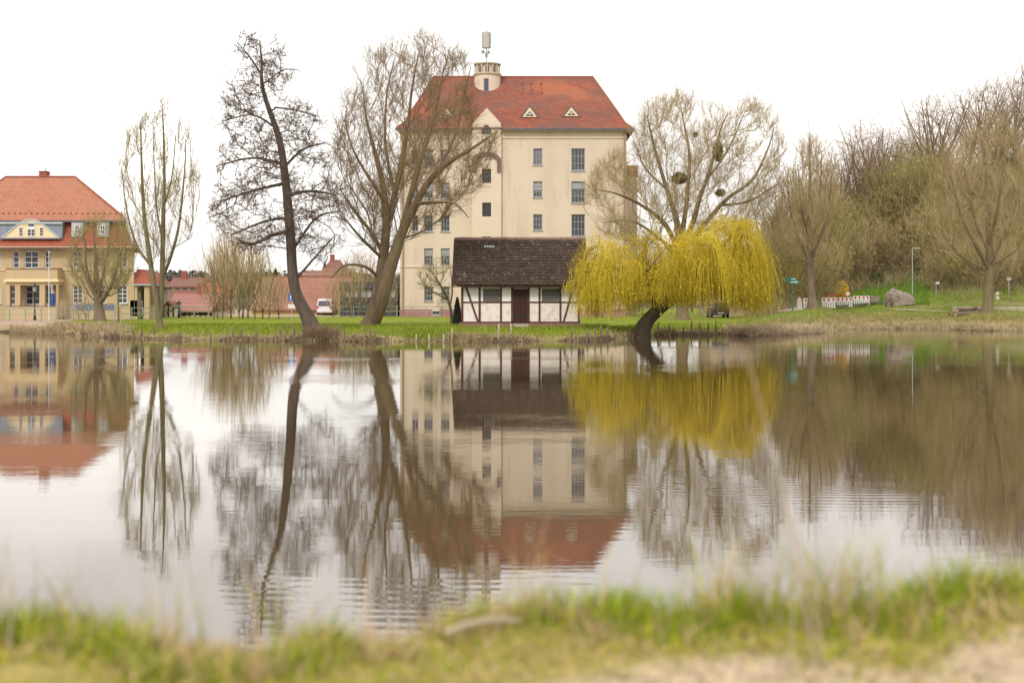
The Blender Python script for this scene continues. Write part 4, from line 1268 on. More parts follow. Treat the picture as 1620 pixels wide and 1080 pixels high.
    # triangular dormers
    for px, base, apex, hw in ((838, 187.5, 167, 15.5), (904, 186, 167, 15.5), (706, 188, 168, 15.5)):
        zb_ = H + (HOR - base) * (D + 1.7) / F; za = H + (HOR - apex) * (D + 2) / F
        yf = float(roof_y(zb_)) - .05
        s = yf / F
        xc = (px - 810) * s
        hwm = hw * s
        dm = MB()
        v = [(xc - hwm, yf, zb_), (xc + hwm, yf, zb_), (xc, yf, za), (xc, float(roof_y(za)) + .1, za)]
        v += [(xc - hwm, yf + .3, zb_), (xc + hwm, yf + .3, zb_)]
        dm.add(v, [(0, 1, 2), (0, 2, 3, 4), (1, 5, 3, 2)])
        d = dm.build('dormer', M['gutter'], root)
        t = lambda k, o: [(xc - hwm * k, zb_ + .06 + o), (xc + hwm * k, zb_ + .06 + o), (xc, zb_ + .06 + o + (za - zb_) * k)]
        MB().prism(t(.72, .0), yf - .06, yf - .004).build('dormer_face', M['villa_cream'], d)
        MB().prism(t(.42, .1), yf - .085, yf - .062).build('pane', M['glass'], d)
        MB().box(xc - .03, xc + .03, yf - .10, yf - .086, zb_ + .17, zb_ + .17 + (za - zb_) * .4).box(xc - hwm * .25, xc + hwm * .25, yf - .10, yf - .086, zb_ + .36, zb_ + .42).build('dormer_bars', M['white'], d)
    # three vent pipes on the roof
    for px in (826, 840, 856):
        zz = H + (HOR - 146) * (D + 5) / F
        yy = float(roof_y(zz)); xx = (px - 810) * yy / F
        MB().cyl((xx, yy, zz - .1), (xx, yy, zz + 1.0), .05, n=6).lathe((xx, yy, zz + .95), [(.12, 0), (.16, .06), (.02, .2)], 8).lathe((xx, yy, zz - .12), [(.26, 0), (.22, .16), (.06, .26)], 8).build('vent_pipe', M['ridge'], root)
    # small box on the right hip, rear stair block
    zz = Z(180)
    MB().box(X(964), X(975), D + 7, D + 8.4, zz, Z(160)).build('hip_dormer', M['zinc'], root)
    a = MB().box(xr + .003, (1008 - 810) * (D + 9) / F, D + 9, D + 14, zb, H + (HOR - 280) * (D + 9) / F); a.build('rear_block', M['cream'], root)
    MB().box(xr + .003, (1009 - 810) * (D + 9) / F, D + 8.9, D + 14.1, H + (HOR - 279.8) * (D + 9) / F, H + (HOR - 262) * (D + 9) / F).build('rear_parapet', M['brick'], root)
    # round turret on the ridge
    yt = D + 7.2
    s = yt / F
    cx = (771 - 810) * s
    zz = lambda py: H + (HOR - py) * s
    MB().lathe((cx, yt, 0), [(20.6 * s, zz(170)), (20.6 * s, zz(121))], 20).build('turret', M['cream_bay'], root, False)
    MB().lathe((cx, yt, 0), [(20.5 * s, zz(121)), (22.5 * s, zz(120)), (22.5 * s, zz(118)), (21 * s, zz(117.3))], 20).build('turret_cornice', M['stone_pale'], root)
    MB().lathe((cx, yt, 0), [(17.5 * s, zz(117.5)), (17.5 * s, zz(104))], 20).build('lantern_core', M['cream_bay'], root)
    for k in range(14):
        t = 2 * math.pi * (k + .5) / 14
        x, y = cx + 20 * s * math.cos(t), yt + 20 * s * math.sin(t)
        MB().box(x - .07, x + .07, y - .07, y + .07, zz(117.3), zz(104.2)).build('pillar', M['stone_pale'], root)
    for k in range(7):
        t = -math.pi / 2 + (k - 3) * .62
        x, y = cx + 17.5 * s * math.cos(t), yt + 17.5 * s * math.sin(t)
        wd = .2 * max(.3, abs(math.sin(t)))
        MB().box(x - wd, x + wd, y - .05, y + .2, zz(115.8), zz(107.5)).build('lantern_pane', M['glass' if k in (2, 3) else 'brown_wall'], root)
    MB().lathe((cx, yt, 0), [(20.3 * s, zz(104.2)), (21.6 * s, zz(103.5)), (21.6 * s, zz(101.6)), (4 * s, zz(101))], 20).build('lantern_cap', M['stone_pale'], root)
    yw = yt - 20.6 * s
    wd = MB().box(cx - .28 - .1, cx + .28 - .1, yw - .05, yw + .1, zz(148), zz(127)).build('window', M['grey_frame'], root)
    MB().box(cx - .2 - .1, cx + .2 - .1, yw - .07, yw - .052, zz(147), zz(128)).build('pane', M['glass'], wd)
    # antenna on the turret
    an = thing('antenna_mast', 'radio antenna mast with grey panel cluster on the round turret', 'antenna', (cx, yt, zz(101)))
    ax = (769.5 - 810) * s
    MB().cyl((ax, yt, zz(101.4)), (ax, yt, zz(48)), .07, n=8).build('mast', M['grey_metal'], an)
    MB().cyl((ax, yt, zz(49)), (ax, yt, zz(37)), .018, n=5).build('lightning_rod', M['grey_metal'], an)
    for k in range(3):
        t = math.radians(-90 + 120 * k)
        x, y = ax + .34 * math.cos(t), yt + .34 * math.sin(t)
        mb = MB()
        nn = 10
        prof = [(.34 * math.cos(q), .15 * math.sin(q)) for q in [2 * math.pi * i / nn for i in range(nn)]]
        ca, sa = math.cos(t + math.pi / 2), math.sin(t + math.pi / 2)
        vs = []
        for zc in (zz(76.5), zz(51.5)):
            vs += [(x + u * ca - v * sa, y + u * sa + v * ca, zc) for u, v in prof]
        mb.add(vs, [(i, (i + 1) % nn, nn + (i + 1) % nn, nn + i) for i in range(nn)] + [tuple(range(nn - 1, -1, -1)), tuple(range(nn, 2 * nn))])
        mb.build('antenna_panel', M['antenna'], an)
        MB().cyl((ax, yt, zz(55)), (x, y, zz(55)), .05, n=5).cyl((ax, yt, zz(72)), (x, y, zz(72)), .05, n=5).build('bracket', M['antenna_dark'], an)
    MB().cyl((ax - .38, yt - .3, zz(83)), (ax - .38, yt - .12, zz(83)), .2, n=10).cyl((ax + .25, yt - .35, zz(84)), (ax + .25, yt - .15, zz(84)), .17, n=10).build('dish', M['antenna_dark'], an)
    MB().cyl((ax - .3, yt - .1, zz(79)), (ax, yt, zz(92)), .05, n=5).cyl((ax + .3, yt - .1, zz(79)), (ax, yt, zz(92)), .05, n=5).box(ax - .15, ax + .15, yt - .15, yt + .15, zz(91), zz(88)).build('strut', M['antenna_dark'], an)
mill()

# ------------------------------------------------------------------ the timbered hut at the water
def hut():
    D = 97.0
    X = lambda px: (px - 810) * D / F
    Z = lambda py: H + (HOR - py) * D / F
    x0, x1 = X(729.5), X(917.5)
    zb, ze = Z(511), Z(452)
    dep = 6.2
    root = thing('timbered_hut', 'small half-timbered hut with brown tiled roof on the pond bank', 'hut', ((x0 + x1) / 2, D, .55))
    y = D
    MB().box(x0 - .12, x1 + .12, y - .14, y + dep + .1, .25, zb - .003).build('plinth', M['rubble'], root)
    MB().box(X(812), X(836), y - .5, y - .143, .3, Z(512.5)).build('door_step', M['concrete'], root)
    # back and side walls
    MB().box(x0 + .01, x0 + .16, y + .16, y + dep, zb, ze).box(x1 - .16, x1 - .01, y + .16, y + dep, zb, ze).box(x0 + .16, x1 - .16, y + dep - .15, y + dep, zb, ze).build('wall', M['infill_low'], root)
    posts = [(729.5, 733), (757, 760.5), (791, 794), (808.5, 812), (834.5, 838), (852, 855), (885, 888), (914, 917.5)]
    zp0, zp1 = Z(508.5), Z(454.5)
    for a, b_ in posts:
        MB().box(X(a), X(b_), y - .02, y + .15, zp0, zp1).build('post', M['timber'], root)
    MB().box(x0, X(808.5), y - .025, y + .155, zb, zp0).box(X(838), x1, y - .025, y + .155, zb, zp0).build('sill_beam', M['timber'], root)
    MB().box(x0, x1, y - .025, y + .155, zp1, ze).build('top_plate', M['timber'], root)
    zr0, zr1 = Z(479.3), Z(476.8)
    bays = [(733, 757), (760.5, 791), (794, 808.5), (838, 852), (855, 885), (888, 914)]
    for a, b_ in bays:
        MB().box(X(a), X(b_), y - .012, y + .14, zr0, zr1).build('rail', M['timber'], root)
        MB().box(X(a), X(b_), y + .022, y + .12, zp0, zr0).build('infill_panel', M['infill_low'], root)
    for a, b_ in bays:
        if (a, b_) in ((760.5, 791), (855, 885)):
            l, r_ = (a + 3.5, b_) if a < 800 else (a + 2, b_)
            MB().box(X(a), X(l), y + .02, y + .12, zr1, zp1).box(X(l), X(r_), y + .02, y + .12, Z(456.5), zp1).build('infill_panel', M['infill_up'], root)
            wd = MB().box(X(l), X(l) + .06, y + .01, y + .1, zr1, Z(456.5)).box(X(r_) - .06, X(r_), y + .01, y + .1, zr1, Z(456.5)).build('shutter', M['louver'], root)
            MB().box(X(l) + .06, X(r_) - .06, y + .1, y + .12, zr1, Z(456.5)).build('shutter_back', M['void'], wd)
            nn = 7
            h = (Z(456.5) - zr1) / nn
            for i in range(nn):
                zc = zr1 + i * h
                MB().add([(X(l) + .06, y + .0, zc + .01), (X(r_) - .06, y + .0, zc + .01), (X(r_) - .06, y + .07, zc + h * .95), (X(l) + .06, y + .07, zc + h * .95),
                          (X(l) + .06, y + .02, zc + .0), (X(r_) - .06, y + .02, zc + .0), (X(r_) - .06, y + .09, zc + h * .93), (X(l) + .06, y + .09, zc + h * .93)],
                         [(0, 1, 2, 3), (7, 6, 5, 4), (0, 4, 5, 1), (3, 2, 6, 7)]).build('slat', M['louver'], wd)
        else:
            MB().box(X(a), X(b_), y + .022, y + .12, zr1, zp1).build('infill_panel', M['infill_up'], root)
    MB().bar((X(737.5), y - .03, zp1), (X(756), y - .03, zp0), .135, .09).build('brace', M['timber'], root)
    MB().bar((X(907), y - .03, zp1), (X(891.5), y - .03, zp0), .12, .09).build('brace', M['timber'], root)
    # door of upright planks with a light over it
    dr = MB().box(X(812), X(834.5), y + .08, y + .12, zb, Z(458)).build('door', M['void'], root)
    n = 7
    wpl = (X(834.5) - X(812)) / n
    for i in range(n):
        MB().box(X(812) + i * wpl + .006, X(812) + (i + 1) * wpl - .006, y + .03 + .006 * (i % 2), y + .079, zb + .03, Z(458.2)).build('plank', M['door'], dr)
    MB().box(X(812), X(834.5), y + .012, y + .029, Z(500), Z(498)).box(X(812), X(834.5), y + .012, y + .029, Z(470), Z(468)).build('strap_hinge', M['black'], dr)
    MB().box(X(812), X(834.5), y + .05, y + .1, Z(457.8), zp1).build('door_light', M['sill'], root)
    # roof
    ye = D - .75
    zev = H + (HOR - 451.5) * ye / F
    yr = D + dep / 2
    zrd = H + (HOR - 379.5) * yr / F
    rx0, rx1 = X(716.5), X(929)
    run = yr - ye
    th = .09
    sl = math.hypot(run, zrd - zev)
    uy, uz = run / sl, (zrd - zev) / sl
    ny, nz = -uz, uy
    def slope(x, t, h):
        return (x, ye + uy * t + ny * h, zev + uz * t + nz * h)
    mb = MB().add([slope(rx0, 0, 0), slope(rx1, 0, 0), slope(rx1, sl, 0), slope(rx0, sl, 0), (rx0, 2 * yr - ye, zev), (rx1, 2 * yr - ye, zev)], [(0, 1, 2, 3), (3, 2, 5, 4)])
    mb.build('roof', M['hut_tile'], root)
    # pantiles of the front slope: too small to pick apart one by one, still real tiles
    nc, nr = 50, 15
    cw, rh = (rx1 - rx0) / nc, (sl - .12) / nr
    rr = random.Random(3)
    T = MB()
    prof = [(0, .012), (.22, .055), (.45, .075), (.68, .05), (.85, .012), (1.0, .02)]
    for j in range(nr):
        for i in range(nc):
            xa = rx0 + i * cw
            dz = rr.uniform(-.008, .014); dt = rr.uniform(-.02, .02); sk = rr.uniform(-.008, .008)
            t0, t1 = j * rh + dt - .03, (j + 1) * rh + dt + .03
            vs = []
            for u, h in prof:
                vs.append(slope(xa + u * cw + sk, t0, h + .055 + dz))
            for u, h in prof:
                vs.append(slope(xa + u * cw - sk, t1, h + .012 + dz))
            for u, h in prof:
                vs.append(slope(xa + u * cw + sk, t0, h + .02 + dz))
            k = len(prof)
            T.add(vs, [(q, q + 1, k + q + 1, k + q) for q in range(k - 1)] + [(2 * k + q, 2 * k + q + 1, q + 1, q) for q in range(k - 1)])
    o = T.build('roof_tiles', M['hut_tile'], root); o['kind'] = 'stuff'
    mb = MB()
    k = 34
    for i in range(k):
        xa, xb = rx0 + (rx1 - rx0) * i / k, rx0 + (rx1 - rx0) * (i + 1) / k + .03
        mb.cyl((xa, yr, zrd + .04 + rr.uniform(-.01, .02)), (xb, yr, zrd + .045 + rr.uniform(-.01, .02)), .15, .14, n=8)
    o = mb.build('ridge_tiles', M['hut_ridge'], root); o['kind'] = 'stuff'
    # glass tiles near the ridge
    tt = H; 
    xa = X(765) + .0
    mb = MB()
    for i in range(4):
        p = slope(xa + i * cw * 1.02, sl * .8, .125)
        q = slope(xa + i * cw * 1.02 + cw * .72, sl * .8 + rh * .6, .125)
        mb.add([p, (q[0], p[1], p[2]), q, (p[0], q[1], q[2])], [(0, 1, 2, 3)])
    mb.build('glass_tile', M['blind'], root)
    for xx in (rx0, rx1):
        s = -1 if xx == rx0 else 1
        MB().add([slope(xx, -.05, -.1), slope(xx, sl, -.1), slope(xx, sl, .12), slope(xx, -.05, .12)] + [(a + s * .05, b2, c) for a, b2, c in (slope(xx, -.05, -.1), slope(xx, sl, -.1), slope(xx, sl, .12), slope(xx, -.05, .12))],
                 [(0, 1, 2, 3), (7, 6, 5, 4), (0, 4, 5, 1), (1, 5, 6, 2), (2, 6, 7, 3), (3, 7, 4, 0)]).build('barge_board', M['timber'], root)
        a = MB().add([(xx - s * .55, y + .05, ze), (xx - s * .55, y + dep - .05, ze), (xx - s * .55, yr, zrd - .1)], [(0, 1, 2)])
        a.build('gable_wall', M['timber'], root)
    MB().box(rx0 + .02, rx1 - .02, ye + .02, y - .03, zev - .10, zev - .03).build('eave_boards', M['timber'], root)
hut()

# ------------------------------------------------------------------ the ochre villa on the left
def villa():
    D = 125.5
    X = lambda px, d=D: (px - 810) * d / F
    Z = lambda py, d=D: H + (HOR - py) * d / F
    x0, x1 = X(-92), X(212)
    zb, ze = .3, Z(391)
    back = D + 14
    SK = -3.7                    # the plan is not square: its rear is set over to the left
    def ring(a, b_, y0, y1, z):
        return [(a, y0, z), (b_, y0, z), (b_ + SK, y1, z), (a + SK, y1, z)]
    root = thing('villa', 'ochre villa with orange mansard roof, zinc dormer and pillared porch', 'villa', ((x0 + x1) / 2, D, .6))
    holes, wins = [], []
    def add(a, b_, c, d, nx, zf, blind=0, g='glass'):
        h = (X(a), X(b_), Z(d), Z(c)); holes.append(h); wins.append((h, nx, zf, g, blind))
    for m in (0, 1):
        f = (lambda a, b_: (a, b_)) if m == 0 else (lambda a, b_: (116 - b_, 116 - a))
        if m == 0:
            add(38, 61, 397, 424.5, 2, (.33, .66), 0)
        add(*((70.5, 81) if m == 0 else (20, 30.5)), 397, 424.5, 1, (.33, .66))
        for a in (114.5, 151, 185):
            add(*f(a, a + 16.5), 397, 423, 2, (.33, .66))
            add(*f(a, a + 16.5), 451.5, 480, 2, (.3, .53, .76))
    add(40, 63, 452, 482, 2, (.33, .66))
    add(70, 84, 452, 482, 1, (.33, .66)); add(16, 26, 452, 482, 1, (.33, .66))
    facade(root, 'wall', M['villa_wall'], x0, x1, zb, ze, D, holes, .2)
    mb = MB()
    for a in (x0, x1):
        i = .3 if a == x0 else -.3
        mb.add([(a, D + .003, zb), (a + i, D + .003, zb), (a + i + SK, back, zb), (a + SK, back, zb), (a, D + .003, ze), (a + i, D + .003, ze), (a + i + SK, back, ze), (a + SK, back, ze)], [(0, 3, 2, 1), (4, 5, 6, 7), (0, 1, 5, 4), (1, 2, 6, 5), (2, 3, 7, 6), (3, 0, 4, 7)])
    mb.box(x0 + .3 + SK, x1 - .3 + SK, back - .3, back, zb, ze)
    mb.build('wall', M['villa_wall'], root)
    for h, nx, zf, g, bl in wins:
        window(root, *h, D, nx, zf, 'white', 'sill', g, bl, fw=.09, bw=.055, inset=.1)
    MB().box(x0 - .02, X(8) - .02, D - .09, D, Z(427.5), Z(425.5)).box(X(93) + .02, x1 + .02, D - .09, D, Z(427.5), Z(425.5)).build('string_course', M['villa_cream'], root)
    MB().box(x0 - .04, x1 + .04, D - .06, D - .002, zb, Z(501.5)).build('plinth', M['stone_pale'], root)
    # porch: parapet, cornice, pillars, parapet wall below
    py = D - 1.5
    PX = lambda px: (px - 810) * py / F
    PZ = lambda p: H + (HOR - p) * py / F
    MB().box(PX(9.5), PX(90.5), py + .05, D - .01, PZ(441.5), PZ(425.5)).build('balcony_parapet', M['villa_wall'], root)
    MB().box(PX(9), PX(91), py - .02, D - .01, PZ(425.4), PZ(424)).build('parapet_coping', M['brown_wall'], root)
    MB().box(PX(6.5), PX(93.5), py - .22, D - .01, PZ(446), PZ(443.6)).box(PX(7.5), PX(92.5), py - .12, D - .01, PZ(443.5), PZ(441.6)).build('porch_cornice', M['villa_cream'], root)
    MB().box(PX(9), PX(91.5), py, D - .01, PZ(451), PZ(446.1)).build('porch_beam', M['villa_wall'], root)
    for a, b_ in ((9, 15.5), (23.5, 32), (62.5, 71), (89, 91.5)):
        MB().box(PX(a), PX(b_), py, py + .45, PZ(483.8), PZ(451.1)).build('pillar', M['villa_wall'], root)
    MB().box(PX(9), PX(91.5), py, py + .3, zb, PZ(484.6)).build('porch_wall', M['villa_wall'], root)
    MB().box(PX(8.5), PX(92), py - .06, py + .34, PZ(484.5), PZ(483.9)).build('porch_coping', M['brown_wall'], root)
    MB().cyl((PX(92.8), py - .05, zb), (PX(92.8), py - .05, PZ(446)), .06, n=8).build('downpipe', M['pipe'], root)
    # mansard: flared lower slope, steeper wall of tiles, overhanging upper hip
    e0, e1 = X(-104), X(221)
    ring0 = ring(e0, e1, D - .75, back + .75, Z(391, D - .75))
    ring1 = ring(e0 + .7, e1 - .7, D - .05, back + .05, Z(382))
    k1 = D + .9
    ring2 = ring(X(-80, k1), X(197, k1), k1, back - .9, Z(349.5, k1))
    mb = MB()
    v = ring0 + ring1 + ring2
    f = []
    for k in range(2):
        f += [(k * 4 + i, k * 4 + (i + 1) % 4, k * 4 + 4 + (i + 1) % 4, k * 4 + 4 + i) for i in range(4)]
    f.append((3, 2, 1, 0))
    mb.add(v, f).build('mansard', M['villa_mansard'], root)
    zu = Z(349, k1)
    u0, u1 = X(-88, k1), X(203, k1)
    yrd = D + 7
    zr = Z(280, yrd)
    hip_roof(root, 'roof', M['villa_roof'], [ring(u0, u1, D + .25, back - .25, zu), ring(u0 + .5, u1 - .5, D + .8, back - .8, zu + .38)], [(X(9, yrd), yrd, zr), (X(119, yrd), yrd, zr)])
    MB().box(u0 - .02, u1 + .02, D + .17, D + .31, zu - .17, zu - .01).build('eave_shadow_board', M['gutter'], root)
    MB().box(e0, e1, D - .88, D - .74, Z(393.5, D - .8), Z(391.2, D - .8)).build('gutter', M['gutter'], root)
    MB().box(e0 + .1, e1 - .1, D - .735, D - .003, ze - .08, ze + .03).build('soffit', M['villa_cream'], root)
    MB().cyl((X(9, yrd), yrd, zr), (X(119, yrd), yrd, zr), .12, n=6).build('ridge_cap', M['ridge'], root)
    MB().cyl((X(119, yrd), yrd, zr), (u1 - .5, D + .8, zu + .4), .11, n=6).build('hip_cap', M['ridge'], root)
    MB().cyl((X(9, yrd), yrd, zr), (u0 + .5, D + .8, zu + .4), .11, n=6).build('hip_cap', M['ridge'], root)
    ch = MB().box(X(62, yrd), X(74, yrd), yrd - .1, yrd + .9, zr - .6, Z(272, yrd)).build('chimney', M['brick'], root)
    MB().box(X(61.3, yrd), X(74.7, yrd), yrd - .16, yrd + .96, Z(271.9, yrd), Z(270.5, yrd)).build('chimney_cap', M['brick'], ch)
    MB().cyl((X(70, yrd), yrd + .3, Z(270.5, yrd)), (X(70, yrd), yrd + .3, Z(265, yrd)), .07, n=6).build('flue', M['grey_metal'], ch)
    mb = MB()
    for i in range(30):
        px = -75 + i * 9
        zz = zu + .62
        mb.box(X(px), X(px + 1.6), D + 1.05, D + 1.25, zz - .05, zz + .1)
    mb.build('snow_guards', M['ridge'], root)
    vy = D + 2
    MB().cyl((X(5, vy), vy, Z(337, vy)), (X(5, vy), vy, Z(329, vy)), .05, n=6).lathe((X(5, vy), vy, Z(337, vy)), [(.2, 0), (.15, .1), (.05, .15)], 8).build('vent_pipe', M['ridge'], root)
    # wide zinc dormer with curved cream gable and three windows
    dy = D - .1
    DX = lambda px: (px - 810) * dy / F
    DZ = lambda p: H + (HOR - p) * dy / F
    dm = MB().box(DX(-1), DX(98.5), dy, D + 1.2, DZ(377), zu - .18).build('zinc_dormer', M['zinc'], root)
    arch = []
    for i in range(25):
        u = i / 24
        px = 3 + 92 * u
        hgt = 27.5 * (math.sin(math.pi * u) ** 1.35)
        arch.append((px, 376 - hgt))
    up = [(DX(px), DZ(py_)) for px, py_ in arch]
    MB().prism(up[::-1], dy - .10, dy - .003).build('curved_gable', M['villa_cream'], dm)
    rim = MB()
    for i in range(24):
        a, b2 = Vector((up[i][0], dy - .16, up[i][1] + .05)), Vector((up[i + 1][0], dy - .16, up[i + 1][1] + .05))
        rim.bar(a, b2, .13, .15)
    rim.build('gable_rim', M['zinc_pale'], dm)
    MB().box(DX(0), DX(97), dy - .2, dy - .103, DZ(378), DZ(376)).build('dormer_sill', M['zinc'], dm)
    MB().box(DX(-1.5), DX(99), dy - .18, D + .16, zu - .36, zu - .2).build('dormer_gutter', M['zinc_pale'], dm)
    for a, b_, c, d in ((30.5, 36.5, 359, 373), (63, 69, 359, 373)):
        mb = MB()
        X0, X1, Z0, Z1 = DX(a), DX(b_), DZ(d), DZ(c)
        mb.box(X0, X1, dy - .15, dy - .103, Z0, Z1)
        wd = mb.build('window', M['white'], root)
        for i in range(3):
            h = (Z1 - Z0 - .1) / 3
            MB().box(X0 + .06, X1 - .03, dy - .165, dy - .152, Z0 + .06 + i * h, Z0 + .0 + (i + 1) * h).build('pane', M['glass'], wd)
    n = 10
    pts = [(DX(44), DZ(374)), (DX(56.5), DZ(374)), (DX(56.5), DZ(358))] + [(DX(50.25 + 6.25 * math.cos(math.pi * i / n)), DZ(358 - 6.5 * math.sin(math.pi * i / n))) for i in range(1, n)] + [(DX(44), DZ(358))]
    wd = MB().prism(pts, dy - .15, dy - .103).build('window', M['white'], root)
    for a in (45, 51):
        for c in (372.5, 367.5):
            MB().box(DX(a), DX(a + 4.6), dy - .165, dy - .152, DZ(c), DZ(c - 4.2)).build('pane', M['glass'], wd)
    MB().prism([(DX(45), DZ(358)), (DX(55.5), DZ(358))] + [(DX(50.25 + 5.2 * math.cos(math.pi * i / n)), DZ(358 - 5 * math.sin(math.pi * i / n))) for i in range(1, n)], dy - .165, dy - .152).build('pane', M['glass'], wd)
    # two small zinc clad dormer windows (and their twins left of the frame)
    for a in (112.5, 153, -24, -62):
        dd = MB().box(DX(a), DX(a + 18), dy + .1, D + 1.2, DZ(374.5), DZ(352)).build('dormer', M['zinc_pale'], root)
        wd = window(root, DX(a + 5), DX(a + 13.5), DZ(371), DZ(356), dy - .06, 2, (.5,), 'white', None, fw=.08, bw=.05, inset=.07)
    # side porch with its own red lean-to roof
    sx0, sx1 = x1 + .003, X(241)
    MB().add([(sx0, D + 1, Z(425)), (X(222), D + 1.2, Z(428)), (X(243), D - .2, Z(449)), (sx0, D - .2, Z(449)), (sx0, D + 7, Z(425)), (X(243), D + 7, Z(449))],
             [(3, 2, 1, 0), (1, 2, 5, 4), (0, 1, 4)]).build('porch_roof', M['villa_mansard'], root)
    MB().box(sx0, X(243), D - .25, D + 6.9, Z(451.5), Z(449.2)).build('porch_fascia', M['zinc_pale'], root)
    for a, b_ in ((213, 217), (228, 236)):
        MB().box(X(a), X(b_), D, D + .5, zb, Z(451.6)).build('porch_pillar', M['villa_wall'], root)
    MB().box(sx0 + .05, X(240), D + 2, D + 2.2, zb, Z(452)).build('porch_back_wall', M['villa_wall'], root)
    MB().box(X(217), X(223), D + 1.9, D + 1.99, zb, Z(458)).build('porch_door', M['dark_frame'], root)
    wd = MB().box(X(206), X(226), D + .0, D + .1, Z(500), Z(475)).build('porch_screen', M['wood_grey'], root)
villa()

# ------------------------------------------------------------------ other houses
def house(name, label, px0, px1, ridge, eave, base, D, roofm, wallm, dep=8, cat='house', hip=0, wins=(), chim=None, timber=False, nw=0):
    X = lambda px: (px - 810) * D / F
    Z = lambda py: H + (HOR - py) * D / F
    x0, x1 = X(px0), X(px1)
    zb = min(Z(base), float(zt((x0 + x1) / 2, D)) - .1)
    root = thing(name, label, cat, ((x0 + x1) / 2, D, max(zb, 0)))
    yr = D + dep / 2
    ze, zr = Z(eave), H + (HOR - ridge) * yr / F
    holes = [(X(a), X(b_), Z(d), Z(c)) for a, b_, c, d in wins]
    facade(root, 'wall', M[wallm], x0 + .25, x1 - .25, zb, ze + .02, D, holes, .12)
    MB().prism_x([(D + .004, zb), (D + .004, ze), (yr, zr - .12), (D + dep, ze), (D + dep, zb)], x0 + .25, x0 + .4).prism_x([(D + .004, zb), (D + .004, ze), (yr, zr - .12), (D + dep, ze), (D + dep, zb)], x1 - .4, x1 - .25).build('gable_wall', M[wallm], root)
    for h in holes:
        window(root, *h, D, 2, (.5,), 'white', None, 'glass', 0, fw=.07, inset=.06)
    mb = MB()
    hx = hip
    mb.add([(x0, D - .35, ze - .12), (x1, D - .35, ze - .12), (x1 - hx, yr, zr), (x0 + hx, yr, zr), (x0, D + dep + .35, ze - .12), (x1, D + dep + .35, ze - .12),
            (x0, D - .35, ze - .24), (x1, D - .35, ze - .24)], [(0, 1, 2, 3), (3, 2, 5, 4), (0, 3, 4), (1, 5, 2), (6, 7, 1, 0)])
    rf = mb.build('roof', M[roofm], root)
    MB().cyl((x0 + hx, yr, zr), (x1 - hx, yr, zr), .1, n=6).build('ridge_cap', M['ridge'], rf)
    if chim:
        MB().box(X(chim), X(chim) + .7, yr - .3, yr + .4, zr - .5, zr + 1.0).build('chimney', M['brick'], rf)
    if timber:
        for a in np.linspace(px0 + 4, px1 - 4, 9):
            MB().box(X(a) - .1, X(a) + .1, D - .03, D + .05, zb, ze).build('post', M['timber'], root)
        MB().box(x0 + .25, x1 - .25, D - .028, D + .05, Z((eave + base) / 2) - .09, Z((eave + base) / 2) + .09).build('rail', M['timber'], root)
    return root

house('cottage', 'low half-timbered cottage with pink tiled roof behind the slim tree', 262, 338, 463, 490, 504, 146, 'pink_roof', 'white_wall', 8, timber=True, wins=((290, 296, 493, 500), (318, 324, 493, 500)), chim=300)
def gablet():
    D = 143.0
    X = lambda px: (px - 810) * D / F
    Z = lambda py: H + (HOR - py) * D / F
    root = thing('timbered_shed', 'small timbered gable shed in front of the pink roofed cottage', 'shed', (X(266), D, .5))
    MB().prism([(X(258), .3), (X(275), .3), (X(275), Z(486)), (X(266.5), Z(478)), (X(258), Z(486))], D, D + 2.5).build('wall', M['white_wall'], root)
    for a, b_ in (((257, 487), (266.5, 477)), ((276, 487), (266.5, 477))):
        MB().bar((X(a[0]), D - .35, Z(a[1])), (X(b_[0]), D - .35, Z(b_[1])), .16, 3).build('roof', M['brown_roof'], root)
    for a in (258.5, 266.5, 274.5):
        MB().box(X(a) - .09, X(a) + .09, D - .04, D - .002, .4, Z(488 if a != 266.5 else 481)).build('post', M['timber'], root)
    MB().box(X(259), X(274), D - .03, D - .003, Z(492), Z(490.5)).build('rail', M['timber'], root)
    MB().bar((X(259.5), D - .025, Z(502)), (X(266), D - .025, Z(492)), .12, .02).build('brace', M['timber'], root)
gablet()
house('brown_house', 'distant brown house under a dark roof beyond the pink roofed cottage', 262, 318, 440, 452, 470, 190, 'brown_roof', 'brown_wall', 9, chim=275, wins=((272, 277, 454, 459), (284, 289, 454, 459), (296, 301, 454, 459)))
house('orange_house', 'house with orange gable roof half hidden behind the thicket', 308, 352, 446, 468, 490, 172, 'villa_mansard', 'beige_wall', 9, wins=((312, 317, 472, 479),))
house('barn', 'long barn with salmon tiled roof and yellow wall behind the alder', 395, 548, 438, 488, 503, 160, 'salmon_roof', 'yellow_wall', 11, 'barn', wins=((440, 444, 492, 498),))
house('flat_house', 'beige house far behind the barn with dark eaves', 478, 530, 429, 434, 450, 215, 'brown_roof', 'beige_wall', 8, wins=((486, 490, 436, 441), (500, 504, 436, 441)))
house('gable_house', 'steep brown roofed house far behind the barn between the two trees', 505, 545, 412, 432, 450, 235, 'brown_roof', 'brown_wall', 9, hip=1.2, chim=517)
house('roadside_house', 'beige house seen through the hanging yellow willow branches', 1120, 1212, 395, 436, 492, 146, 'brown_roof', 'beige_wall', 9, wins=((1140, 1148, 445, 458), (1165, 1173, 445, 458), (1190, 1198, 445, 458), (1140, 1148, 470, 484), (1190, 1198, 470, 484)))
house('white_house', 'small white house among trees right of the yellow willow', 1222, 1246, 404, 419, 455, 172, 'brown_roof', 'white_wall', 7, wins=((1226, 1231, 425, 433),))

